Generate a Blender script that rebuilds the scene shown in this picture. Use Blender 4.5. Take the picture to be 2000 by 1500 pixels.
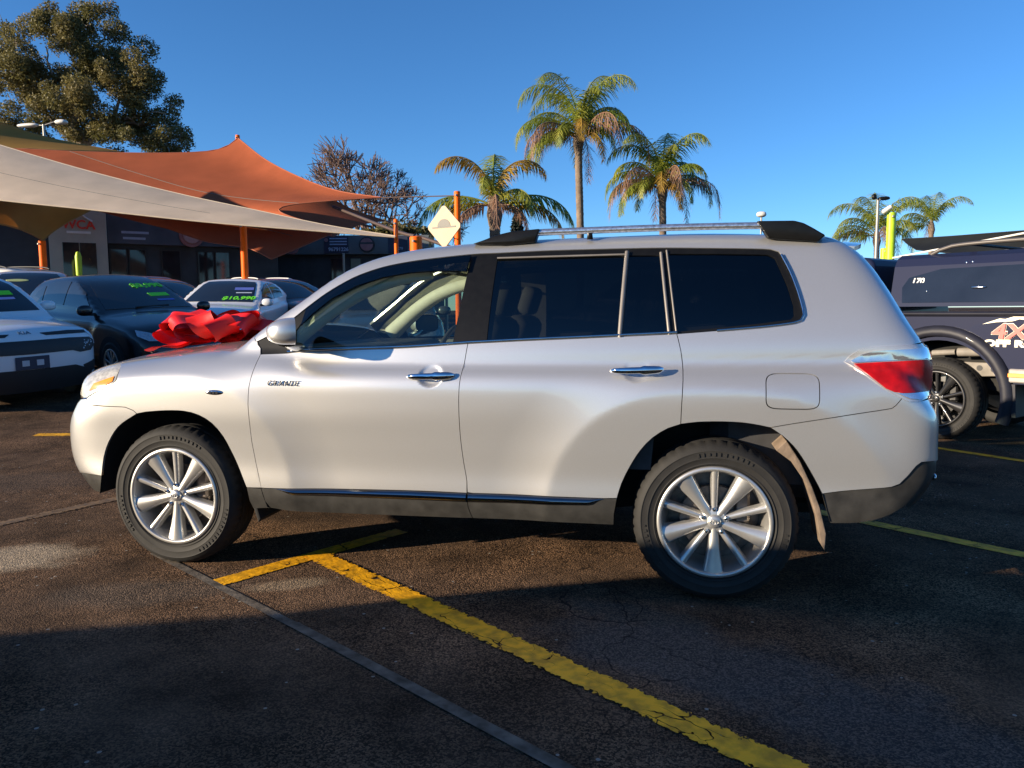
import bpy, bmesh, math, random
import numpy as np
from mathutils import Vector, Matrix
from mathutils.geometry import delaunay_2d_cdt

for o in list(bpy.data.objects): bpy.data.objects.remove(o)
scene = bpy.context.scene
COL = scene.collection
R = math.radians

# ------------------------------------------------------------------ camera, sky, sun, exposure
# world: X runs rearward along the silver car (front axle at 0), Y away from the photographer, Z up
CAM_POS = (2.606, -4.506, 1.352); CAM_YAW = -11.977; CAM_PITCH = -5.476; CAM_ROLL = -0.366
cam = bpy.data.objects.new("camera", bpy.data.cameras.new("camera")); COL.objects.link(cam)
cam.data.sensor_width = 36.0; cam.data.lens = 1509.66/2000*36.0
cam.data.clip_start = 0.05; cam.data.clip_end = 3000
_y, _p, _r = R(CAM_YAW), R(CAM_PITCH), R(CAM_ROLL)
_fw = Vector((math.sin(_y)*math.cos(_p), math.cos(_y)*math.cos(_p), math.sin(_p)))
_rt = Vector((math.cos(_y), -math.sin(_y), 0)); _up = _rt.cross(_fw)
_r2 = _rt*math.cos(_r)+_up*math.sin(_r); _u2 = -_rt*math.sin(_r)+_up*math.cos(_r)
_m = Matrix((( _r2.x,_u2.x,-_fw.x,CAM_POS[0]),(_r2.y,_u2.y,-_fw.y,CAM_POS[1]),(_r2.z,_u2.z,-_fw.z,CAM_POS[2]),(0,0,0,1)))
cam.matrix_world = _m
scene.camera = cam

SUN_EL = 12.0                       # low winter sun
SUN_DIR = Vector((0.84*math.cos(R(SUN_EL)), 0.545*math.cos(R(SUN_EL)), -math.sin(R(SUN_EL)))).normalized()   # direction light travels
world = bpy.data.worlds.new("World"); scene.world = world; world.use_nodes = True
nt = world.node_tree; bg = nt.nodes["Background"]
sky = nt.nodes.new("ShaderNodeTexSky"); sky.sky_type = 'NISHITA'; sky.sun_disc = False
sky.sun_elevation = R(SUN_EL)
sky.sun_rotation = math.atan2(-SUN_DIR.x, -SUN_DIR.y)
sky.altitude = 50; sky.air_density = 0.8; sky.dust_density = 0.0; sky.ozone_density = 5.0
hs = nt.nodes.new("ShaderNodeHueSaturation"); hs.inputs["Saturation"].default_value = 1.06; hs.inputs["Value"].default_value = 1.0
nt.links.new(sky.outputs[0], hs.inputs["Color"]); nt.links.new(hs.outputs[0], bg.inputs[0])
bg.inputs[1].default_value = 0.098
sun = bpy.data.objects.new("sun", bpy.data.lights.new("sun", 'SUN')); COL.objects.link(sun)
sun.data.energy = 5.0; sun.data.angle = R(0.5); sun.data.color = (1.0, 0.83, 0.61)
sun.rotation_euler = SUN_DIR.to_track_quat('-Z', 'Y').to_euler()
sun.location = (-20, -15, 12)
scene.view_settings.view_transform = 'Standard'; scene.view_settings.look = 'None'
scene.view_settings.exposure = 1.1; scene.view_settings.gamma = 1.0
scene.view_settings.use_curve_mapping = False
scene.render.engine = 'CYCLES'
scene.render.resolution_x = 1024; scene.render.resolution_y = 768

# ------------------------------------------------------------------ materials
MATS = {}
def mat(name, col=(.5,.5,.5), rough=.5, metal=0., coat=0., coat_rough=.04, spec=.5, noise=None, bump=None, emit=None, trans=None):
    """procedural material: base colour broken up by noise, optional bump"""
    if name in MATS: return MATS[name]
    m = bpy.data.materials.new(name); m.use_nodes = True; t = m.node_tree; b = t.nodes["Principled BSDF"]
    b.inputs["Roughness"].default_value = rough; b.inputs["Metallic"].default_value = metal
    b.inputs["Specular IOR Level"].default_value = spec
    b.inputs["Coat Weight"].default_value = coat; b.inputs["Coat Roughness"].default_value = coat_rough
    tc = t.nodes.new("ShaderNodeTexCoord")
    ns, na = noise or (6.0, .06)
    n = t.nodes.new("ShaderNodeTexNoise"); n.inputs["Scale"].default_value = ns; n.inputs["Detail"].default_value = 5
    t.links.new(tc.outputs["Object"], n.inputs["Vector"])
    r = t.nodes.new("ShaderNodeValToRGB"); e = r.color_ramp.elements
    e[0].position = .3; e[1].position = .7
    e[0].color = tuple(max(0, c*(1-na)) for c in col)+(1,); e[1].color = tuple(min(1, c*(1+na)) for c in col)+(1,)
    t.links.new(n.outputs["Fac"], r.inputs["Fac"]); t.links.new(r.outputs[0], b.inputs["Base Color"])
    if bump:
        bn = t.nodes.new("ShaderNodeTexNoise"); bn.inputs["Scale"].default_value = bump[0]; bn.inputs["Detail"].default_value = 6
        t.links.new(tc.outputs["Object"], bn.inputs["Vector"])
        bp = t.nodes.new("ShaderNodeBump"); bp.inputs["Strength"].default_value = bump[1]; bp.inputs["Distance"].default_value = bump[2] if len(bump) > 2 else .01
        t.links.new(bn.outputs["Fac"], bp.inputs["Height"]); t.links.new(bp.outputs[0], b.inputs["Normal"])
    if emit:
        b.inputs["Emission Color"].default_value = tuple(emit[0])+(1,); b.inputs["Emission Strength"].default_value = emit[1]
    if trans: b.inputs["Transmission Weight"].default_value = trans
    MATS[name] = m; return m
def glass(name, tint, rough=.0, base=.04):
    """thin pane: tinted see-through + mirror reflection by Fresnel"""
    if name in MATS: return MATS[name]
    m = bpy.data.materials.new(name); m.use_nodes = True; t = m.node_tree
    for nd in list(t.nodes):
        if nd.type != 'OUTPUT_MATERIAL': t.nodes.remove(nd)
    out = [x for x in t.nodes if x.type == 'OUTPUT_MATERIAL'][0]
    tc = t.nodes.new("ShaderNodeTexCoord"); n = t.nodes.new("ShaderNodeTexNoise"); n.inputs["Scale"].default_value = 3
    t.links.new(tc.outputs["Object"], n.inputs["Vector"])
    r = t.nodes.new("ShaderNodeValToRGB"); e = r.color_ramp.elements
    e[0].color = tuple(c*.93 for c in tint)+(1,); e[1].color = tuple(tint)+(1,)
    t.links.new(n.outputs["Fac"], r.inputs["Fac"])
    tr = t.nodes.new("ShaderNodeBsdfTransparent"); t.links.new(r.outputs[0], tr.inputs[0])
    gl = t.nodes.new("ShaderNodeBsdfGlossy"); gl.inputs["Roughness"].default_value = rough; gl.inputs["Color"].default_value = (1,1,1,1)
    lw = t.nodes.new("ShaderNodeLayerWeight"); lw.inputs["Blend"].default_value = .5          # Schlick reflection, same from both sides of the pane
    pw = t.nodes.new("ShaderNodeMath"); pw.operation = 'POWER'; pw.inputs[1].default_value = 5.0; t.links.new(lw.outputs["Facing"], pw.inputs[0])
    fr = t.nodes.new("ShaderNodeMath"); fr.operation = 'MULTIPLY_ADD'; fr.inputs[1].default_value = 1-base*1.5; fr.inputs[2].default_value = base*1.5; t.links.new(pw.outputs[0], fr.inputs[0])
    mx = t.nodes.new("ShaderNodeMixShader")
    t.links.new(fr.outputs[0], mx.inputs[0]); t.links.new(tr.outputs[0], mx.inputs[1]); t.links.new(gl.outputs[0], mx.inputs[2])
    t.links.new(mx.outputs[0], out.inputs[0]); MATS[name] = m; return m

# ------------------------------------------------------------------ object helpers
def tag(o, label=None, cat=None, group=None, kind=None):
    if label: o["label"] = label
    if cat: o["category"] = cat
    if group: o["group"] = group
    if kind: o["kind"] = kind
    return o
def empty(name, loc=(0,0,0), rz=0., label=None, cat=None, group=None):
    o = bpy.data.objects.new(name, None); COL.objects.link(o); o.location = loc; o.rotation_euler = (0,0,rz)
    o.empty_display_size = .2
    return tag(o, label, cat, group)
class MB:
    """collects shapes (vertices, faces, normals) into ONE mesh object"""
    def __init__(s): s.V=[]; s.F=[]; s.N=[]; s.I=[]; s.n=0
    def add(s, V, F, N=None, smooth=True, mi=0):
        V=np.asarray(V,float); F=[tuple(int(i) for i in f) for f in F]
        if N is None:
            if smooth:
                N=np.zeros_like(V)
                for f in F:
                    a,b,c=V[f[0]],V[f[1]],V[f[2]]; nn=np.cross(b-a,c-a)
                    if len(f)==4: nn=nn+np.cross(c-a,V[f[3]]-a)
                    for i in f: N[i]+=nn
                N/=np.maximum(np.linalg.norm(N,axis=1,keepdims=True),1e-12)
            else:
                V2=[];F2=[];N2=[]
                for f in F:
                    p=V[list(f)]; nn=np.zeros(3)
                    for k in range(1,len(f)-1): nn+=np.cross(p[k]-p[0],p[k+1]-p[0])
                    nn/=max(np.linalg.norm(nn),1e-12); b=len(V2)
                    V2+=list(p); N2+=[nn]*len(f); F2.append(tuple(range(b,b+len(f))))
                V,F,N=np.array(V2),F2,np.array(N2)
        s.V.append(V); s.N.append(N); s.F+= [tuple(i+s.n for i in f) for f in F]; s.I+=[mi]*len(F); s.n+=len(V); return s
    def xf(s, M):
        """apply a 4x4 matrix to everything collected"""
        M=np.array(M); A=M[:3,:3]; d=np.linalg.det(A)
        s.V=[v@A.T+M[:3,3] for v in s.V]; B=np.linalg.inv(A).T
        s.N=[(lambda q:q/np.maximum(np.linalg.norm(q,axis=1,keepdims=True),1e-12))(n@B.T) for n in s.N]
        if d<0: s.F=[f[::-1] for f in s.F]
        return s
    def mesh(s, name, mats):
        me=bpy.data.meshes.new(name)
        if s.n:
            V=np.concatenate(s.V); N=np.concatenate(s.N)
            me.from_pydata(V.tolist(),[],s.F)
            for m in (mats if isinstance(mats,(list,tuple)) else [mats]): me.materials.append(m)
            me.polygons.foreach_set("use_smooth",[True]*len(me.polygons))
            if max(s.I): me.polygons.foreach_set("material_index",s.I)
            me.update()
            me.normals_split_custom_set_from_vertices(N.tolist())
        return me
    def build(s, name, mats, parent=None, loc=None, rz=None):
        o=bpy.data.objects.new(name,s.mesh(name,mats)); COL.objects.link(o)
        if parent is not None: o.parent=parent
        if loc is not None: o.location=loc
        if rz is not None: o.rotation_euler=(0,0,rz)
        return o
def copy_tree(o, parent=None):
    c=o.copy(); COL.objects.link(c); c.parent=parent
    for ch in list(o.children): copy_tree(ch,c)
    return c
def box(c, s, rot=None, bev=0.0, seg=1):
    """bevelled box -> (V,F)"""
    bm=bmesh.new(); bmesh.ops.create_cube(bm,size=1)
    for v in bm.verts: v.co=Vector((v.co.x*s[0],v.co.y*s[1],v.co.z*s[2]))
    if bev>0: bmesh.ops.bevel(bm,geom=bm.edges[:],offset=bev,segments=seg,affect='EDGES',profile=.5)
    bm.verts.index_update()
    V=np.array([v.co[:] for v in bm.verts]); F=[[v.index for v in f.verts] for f in bm.faces]; bm.free()
    if rot is not None: V=V@np.array(rot.to_3x3()).T
    return V+np.array(c,float), F
def lathe(prof, n=48, axis='y', a0=0, a1=2*math.pi, closed=False):
    """profile [(r,h)] revolved about axis"""
    P=np.array(prof,float); full=abs(a1-a0-2*math.pi)<1e-6; m=n if full else n+1
    a=np.linspace(a0,a1,m,endpoint=not full); V=[]
    for t in a:
        for r,h in P:
            c,s_=r*math.cos(t),r*math.sin(t)
            V.append({'y':(c,h,s_),'z':(c,s_,h),'x':(h,c,s_)}[axis])
    k=len(P); F=[]
    for i in range(n):
        j=(i+1)%m
        for q in range(k-1 if not closed else k):
            q2=(q+1)%k; F.append((i*k+q,i*k+q2,j*k+q2,j*k+q))
    return np.array(V),F
def tube(path, rad, n=8, caps=True, flat=None):
    """sweep a circle (or ellipse flat=(a,b) multipliers) along a path; rad number or list"""
    P=np.array(path,float); m=len(P); rad=np.full(m,rad) if np.isscalar(rad) else np.array(rad,float)
    T=np.gradient(P,axis=0); T/=np.maximum(np.linalg.norm(T,axis=1,keepdims=True),1e-9)
    ref=np.array([0,0,1.]) if abs(T[0][2])<.9 else np.array([1.,0,0]); V=[]
    for i in range(m):
        a=np.cross(T[i],ref); a/=max(np.linalg.norm(a),1e-9); b=np.cross(a,T[i])
        ref=b
        fa,fb=flat or (1,1)
        for k in range(n):
            t=2*math.pi*k/n; V.append(P[i]+rad[i]*(fa*math.cos(t)*a+fb*math.sin(t)*b))
    F=[]
    for i in range(m-1):
        for k in range(n): F.append((i*n+k,i*n+(k+1)%n,(i+1)*n+(k+1)%n,(i+1)*n+k))
    if caps: F.append(tuple(range(n))[::-1]); F.append(tuple(range((m-1)*n,m*n)))
    F=[f[::-1] for f in F]
    return np.array(V),F
def prism(poly, y0, y1, bev=0.0):
    """polygon [(x,z)] extruded from y0 to y1, optional bevel -> V,F"""
    bm=bmesh.new(); vs=[bm.verts.new((x,y0,z)) for x,z in poly]; f=bm.faces.new(vs)
    r=bmesh.ops.extrude_face_region(bm,geom=[f])
    for v in [g for g in r['geom'] if isinstance(g,bmesh.types.BMVert)]: v.co.y=y1
    bmesh.ops.recalc_face_normals(bm,faces=bm.faces[:])
    if bev>0: bmesh.ops.bevel(bm,geom=bm.edges[:],offset=bev,segments=2,affect='EDGES',profile=.5)
    bm.verts.index_update(); V=np.array([v.co[:] for v in bm.verts]); F=[[v.index for v in g.verts] for g in bm.faces]; bm.free()
    return V,F
def ellipsoid(c, r, nu=16, nv=10, p=1.0):
    V=[];F=[]
    sp=lambda v:math.copysign(abs(v)**p,v)
    for j in range(nv+1):
        b=-math.pi/2+math.pi*j/nv
        for i in range(nu):
            a=2*math.pi*i/nu; V.append((c[0]+r[0]*sp(math.cos(a))*sp(math.cos(b)),c[1]+r[1]*sp(math.sin(a))*sp(math.cos(b)),c[2]+r[2]*sp(math.sin(b))))
    for j in range(nv):
        for i in range(nu): F.append((j*nu+i,j*nu+(i+1)%nu,(j+1)*nu+(i+1)%nu,(j+1)*nu+i))
    return np.array(V),F
def text_mesh(body, size, depth=.002, shear=0., bold=0., spacing=1.):
    """flat lettering in the XZ plane, facing -Y, centred -> V,F"""
    cu=bpy.data.curves.new("txt",'FONT'); cu.body=body; cu.size=size; cu.extrude=depth; cu.align_x='CENTER'; cu.align_y='CENTER'; cu.shear=shear; cu.offset=bold; cu.space_character=spacing; cu.resolution_u=3
    ob=bpy.data.objects.new("txt",cu); COL.objects.link(ob)
    dg=bpy.context.evaluated_depsgraph_get(); me=bpy.data.meshes.new_from_object(ob.evaluated_get(dg))
    V=np.array([v.co[:] for v in me.vertices]); F=[list(p.vertices) for p in me.polygons]
    bpy.data.objects.remove(ob); bpy.data.curves.remove(cu); bpy.data.meshes.remove(me)
    if len(V)==0: return V,F
    return np.stack([V[:,0],-V[:,2],V[:,1]],1),F

# ------------------------------------------------------------------ smooth car-body surfaces
def pchip(xs,ys,xq):
    xs=np.asarray(xs,float);ys=np.asarray(ys,float);h=np.diff(xs);d=np.diff(ys)/h;n=len(xs);m=np.zeros(n)
    for i in range(1,n-1):
        if d[i-1]*d[i]>0:
            w1=2*h[i]+h[i-1];w2=h[i]+2*h[i-1];m[i]=(w1+w2)/(w1/d[i-1]+w2/d[i])
    m[0]=d[0];m[-1]=d[-1]
    i=np.clip(np.searchsorted(xs,xq)-1,0,n-2);t=(xq-xs[i])/h[i]
    r=(2*t**3-3*t**2+1)*ys[i]+(t**3-2*t**2+t)*h[i]*m[i]+(-2*t**3+3*t**2)*ys[i+1]+(t**3-t**2)*h[i]*m[i+1]
    r=np.where(xq<xs[0],ys[0]+m[0]*(xq-xs[0]),r);return np.where(xq>xs[-1],ys[-1]+m[-1]*(xq-xs[-1]),r)
class Curve:
    def __init__(s,pts,sig=.05):
        xs=[p[0] for p in pts];ys=[p[1] for p in pts]
        s.g=np.linspace(xs[0]-1.2,xs[-1]+1.2,1500);v=pchip(xs,ys,s.g);dx=s.g[1]-s.g[0]
        k=int(3*sig/dx)+1;w=np.exp(-.5*(np.arange(-k,k+1)*dx/sig)**2);w/=w.sum()
        s.v=np.convolve(np.pad(v,k,mode='reflect',reflect_type='odd'),w,'valid')
    def __call__(s,x): return np.interp(x,s.g,s.v)
def smax(a,b,k):
    h=np.maximum(k-np.abs(a-b),0)/k
    return np.maximum(a,b)+h**3*k/6
def smin(a,b,k): return -smax(-a,-b,k)
def sst(t): t=np.clip(t,0,1);return t*t*t*(t*(6*t-15)+10)
class Body:
    """closed car body as an implicit surface F=0 (lower tub smoothly joined to the glasshouse)"""
    SIG=dict(Th=.06,xf=.05,xw=.04,Tr=.10,xt=.04,xr=.05,W=.022,Wg=.03)
    def __init__(s,P,flares=((0.,.022,.70,.645),(2.79,.026,.77,.60)),rise=.05,dimples=(),cf=.16,kf=.34,wsbow=.30):
        s.C={k:Curve(v,s.SIG[k]) for k,v in P.items()}; s.flares=flares; s.rise=rise; s.dimples=dimples; s.cf=cf; s.kf=kf; s.wsbow=wsbow; s.zw=P['xw'][0][0]
    def shift(s,x): return s.rise*np.clip(x-.5,0,3.2)
    def Wside(s,x,z):
        w=s.C['W'](z-s.shift(x)*sst((z-.55)/.5))
        w=w-.010*((x-1.3)/1.0)**2*np.where(x<1.3,.9,.75)
        for xc,A,rb,rt in s.flares:
            dx=x-xc;dz=z-.40;r=np.hypot(dx,dz)+1e-6
            rc=rt+(rb-rt)*(np.abs(dx)/r)**2
            q=r/rc-1.; q=.5*(q+np.sqrt(q*q+.0004))
            w=w+A*np.clip(1-q/.38,0,1)**2*sst((1.13-z)/.16)
        for xc,zc,a,b,dp in s.dimples:
            r=np.hypot((x-xc)/a,(z-zc)/b); w=w-dp*(1-sst((r-.55)/.45))
        return w
    def F(s,x,y,z):
        C=s.C;yy=np.abs(y)
        a=yy-s.Wside(x,z)
        t=(z-C['Th'](x)+.06*(yy/.8)**2)*.97
        fr=C['xf'](z)+s.cf*yy**2-x
        re=x-C['xr'](z)+.07*yy**2
        L=smax(a,t,.16);L=smax(L,fr,s.kf);L=smax(L,re,.22)
        g=yy-C['Wg'](z-.6*s.shift(x)*sst((1.66-z)/.5))+.02*((x-1.6)/1.2)**2
        tr=z-C['Tr'](x)+.045*(yy/.65)**2
        ws=(C['xw'](np.maximum(z,s.zw))+s.wsbow*yy**2-x)*.5
        tg=(x-C['xt'](z)+.07*yy**2)*.85
        U=smax(g,tr,.13);U=smax(U,ws,.05);U=smax(U,tg,.20)
        return smin(L,U,.05)
    def solve(s,o,d,t0,t1):
        o=np.asarray(o,float);d=np.asarray(d,float)
        a=np.broadcast_to(np.asarray(t0,float),o.shape[:-1]).copy();b=np.broadcast_to(np.asarray(t1,float),o.shape[:-1]).copy()
        for _ in range(26):
            m=(a+b)/2;p=o+m[...,None]*d;f=s.F(p[...,0],p[...,1],p[...,2])>0
            b=np.where(f,m,b);a=np.where(f,a,m)
        return o+((a+b)/2)[...,None]*d
    def normal(s,p,e=2.5e-3):
        x,y,z=p[...,0],p[...,1],p[...,2]
        n=np.stack([s.F(x+e,y,z)-s.F(x-e,y,z),s.F(x,y+e,z)-s.F(x,y-e,z),s.F(x,y,z+e)-s.F(x,y,z-e)],-1)
        return n/np.maximum(np.linalg.norm(n,axis=-1,keepdims=True),1e-12)
    # points on the +Y half of the surface from a side / top / front / rear view
    def side(s,xz):
        q=np.asarray(xz,float); return s.solve(np.stack([q[:,0],0*q[:,0],q[:,1]],1),(0,1,0),0,1.3)
    def top(s,xy):
        q=np.asarray(xy,float); return s.solve(np.stack([q[:,0],q[:,1],0*q[:,0]],1),(0,0,1),.5,2.2)
    def front(s,yz):
        q=np.asarray(yz,float); return s.solve(np.stack([0*q[:,0]+1.9,q[:,0],q[:,1]],1),(-1,0,0),0,4.)
    def rear(s,yz):
        q=np.asarray(yz,float); return s.solve(np.stack([0*q[:,0]+1.9,q[:,0],q[:,1]],1),(1,0,0),0,4.)
def crom(P,step=.03,closed=False):
    """Catmull-Rom through points, resampled"""
    P=np.asarray(P,float)
    if len(P)<3:
        n=max(1,int(np.linalg.norm(P[-1]-P[0])/step)); return np.array([P[0]+(P[-1]-P[0])*i/n for i in range(n+1)])
    Q=np.vstack([2*P[0]-P[1],P,2*P[-1]-P[-2]]) if not closed else np.vstack([P[-1],P,P[0],P[1]])
    out=[]
    for i in range(1,len(Q)-2):
        p0,p1,p2,p3=Q[i-1:i+3]; n=max(1,int(np.linalg.norm(p2-p1)/step))
        for k in range(n):
            t=k/n; out.append(.5*((2*p1)+(-p0+p2)*t+(2*p0-5*p1+4*p2-p3)*t*t+(-p0+3*p1-3*p2+p3)*t**3))
    if not closed: out.append(Q[-2])
    return np.array(out)
def inpoly(p,poly):
    x,y=p[:,0],p[:,1]; c=np.zeros(len(p),bool); q=np.roll(poly,1,axis=0)
    for (x1,y1),(x2,y2) in zip(poly,q):
        if y1==y2: continue
        c^=((y1>y)!=(y2>y))&(x<(x2-x1)*(y-y1)/(y2-y1)+x1)
    return c
def inset_poly(P,g):
    if g==0: return P
    a=.5*np.sum(P[:,0]*np.roll(P[:,1],-1)-np.roll(P[:,0],-1)*P[:,1]); s=1 if a>0 else -1
    e=np.roll(P,-1,0)-P; L=np.maximum(np.linalg.norm(e,axis=1,keepdims=True),1e-9); n=np.stack([-e[:,1],e[:,0]],1)/L*s
    m=n+np.roll(n,1,0); k=np.maximum(np.sum(m*n,1,keepdims=True),.35)
    return P+m/k*g
def clean(P,eps=1e-4):
    P=np.asarray(P); k=np.linalg.norm(P-np.roll(P,1,0),axis=1)>eps; return P[k]
def panel(B,loop,d,h=.035,off=0.,holes=(),inset=.0017,lip=.014,rng=.45,extra=None,mb=None,mi=0,flip_lip=False,hole_lip=None):
    """sheet-metal panel: closed 3-D boundary loop on body B (y>0 half), meshed on a view along d and pressed onto the surface"""
    d=np.array(d,float);d/=np.linalg.norm(d); r=np.array([0,0,1.]) if abs(d[2])<.8 else np.array([1.,0,0])
    e1=np.cross(r,d);e1/=np.linalg.norm(e1);e2=np.cross(d,e1); E=np.stack([e1,e2],1)
    L3=clean(loop); P=L3@E
    a=np.sum(P[:,0]*np.roll(P[:,1],-1)-np.roll(P[:,0],-1)*P[:,1])
    if a<0: P=P[::-1]
    P=clean(inset_poly(P,inset),5e-4)
    H=[]
    for q in holes:
        Q=clean(q)@E
        if np.sum(Q[:,0]*np.roll(Q[:,1],-1)-np.roll(Q[:,0],-1)*Q[:,1])<0: Q=Q[::-1]
        H.append(clean(inset_poly(Q,-inset if hole_lip is None else -hole_lip),5e-4))
    lo,hi=P.min(0),P.max(0); gx=np.arange(lo[0],hi[0]+h,h); gy=np.arange(lo[1],hi[1]+h,h*.87)
    G=np.array([(x+(h/2 if j%2 else 0),y) for j,y in enumerate(gy) for x in gx])
    if extra is not None: G=np.vstack([G,np.asarray(extra)@E])
    G=G[inpoly(G,P)]
    for Q in H: G=G[~inpoly(G,Q)]
    bd=np.vstack([P]+H)
    if len(G):
        dm=np.full(len(G),9.)
        for i in range(0,len(bd),64): dm=np.minimum(dm,np.sqrt(((G[:,None]-bd[None,i:i+64])**2).sum(-1)).min(1))
        G=G[dm>.35*min(h,.03)]
    pts=np.vstack([bd,G]); edges=[];b=0
    for Q in [P]+H: edges+=[(b+i,b+(i+1)%len(Q)) for i in range(len(Q))]; b+=len(Q)
    v,e,f,_,_,_=delaunay_2d_cdt([Vector(p) for p in pts],edges,[],0,1e-6)
    v=np.array([q[:] for q in v]); f=np.array([q[:] for q in f if len(q)==3])
    c=v[f].mean(1); k=inpoly(c,P)
    for Q in H: k&=~inpoly(c,Q)
    f=f[k]
    t=L3@d; t0,t1=t.min()-rng,t.max()+rng
    def up(uv):
        p=B.solve(uv@E.T,d,t0,t1); n=B.normal(p); return p+n*off,n
    V,N=up(v)
    if np.dot(np.cross(e1,e2),d)<0: f=f[:,::-1]
    mb=mb or MB(); mb.add(V,f,N,mi=mi)
    if lip>0:
        for Q,sg in [(P,1)]+[(q,-1) for q in H]:
            p,n=up(Q); m=len(Q); nx=np.roll(p,-1,0)-np.roll(p,1,0); o=np.cross(nx,n)*sg; o/=np.maximum(np.linalg.norm(o,axis=1,keepdims=True),1e-9)
            VV=np.vstack([p,p-n*lip]); ff=[(i,i+m,(i+1)%m+m,(i+1)%m) for i in range(m)]
            if sg<0: ff=[q[::-1] for q in ff]
            mb.add(VV,ff,np.vstack([o,o]),mi=mi)
    return mb
FLIP=Matrix.Diagonal((1,-1,1,1))
def both(mb):
    """add the mirror half (the car's other side) to the same mesh"""
    o=MB(); o.V=[v.copy() for v in mb.V];o.F=list(mb.F);o.N=[n.copy() for n in mb.N];o.I=list(mb.I);o.n=mb.n; o.xf(FLIP)
    for v,n in zip(o.V,o.N): mb.V.append(v);mb.N.append(n)
    mb.F+=[tuple(i+mb.n for i in f) for f in o.F]; mb.I+=o.I; mb.n+=o.n; return mb
def flip(mb): return mb.xf(FLIP)
SUVP={
 'Th':[(-1.1,0.879),(-0.9,0.981),(-0.7,1.062),(-0.4,1.133),(-0.1,1.171),(0.2,1.205),(0.5,1.208),(0.9,1.16),(4.5,1.16)],
 'xf':[(0.15,-0.58),(0.3,-0.67),(0.42,-0.765),(0.52,-0.835),(0.62,-0.853),(0.75,-0.85),(0.9,-0.755),(1.0,-0.797)],
 'xw':[(0.95,-0.157),(1.1,0.08),(1.25,0.276),(1.4,0.514),(1.55,0.748),(1.65,0.988),(1.75,1.588)],
 'Tr':[(0.3,1.536),(0.8,1.668),(1.2,1.704),(1.7,1.735),(2.2,1.745),(2.7,1.751),(3.2,1.733),(3.6,1.732)],
 'xt':[(0.9,3.769),(1.1,3.771),(1.3,3.666),(1.45,3.587),(1.6,3.493),(1.72,3.388)],
 'xr':[(0.15,3.545),(0.3,3.624),(0.45,3.701),(0.6,3.813),(0.75,3.803),(0.88,3.806),(1.0,3.7),(1.15,3.675)],
 'W':[(0.15,0.85),(0.25,0.885),(0.3,0.905),(0.36,0.925),(0.42,0.936),(0.47,0.935),(0.56,0.93),(0.7,0.938),(0.84,0.95),(0.95,0.951),(1.02,0.944),(1.08,0.928),(1.13,0.905),(1.3,0.83)],
 'Wg':[(0.2,0.7),(0.7,0.83),(0.95,0.883),(1.08,0.888),(1.2,0.858),(1.35,0.805),(1.5,0.74),(1.62,0.675),(1.75,0.6)],
}
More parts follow.
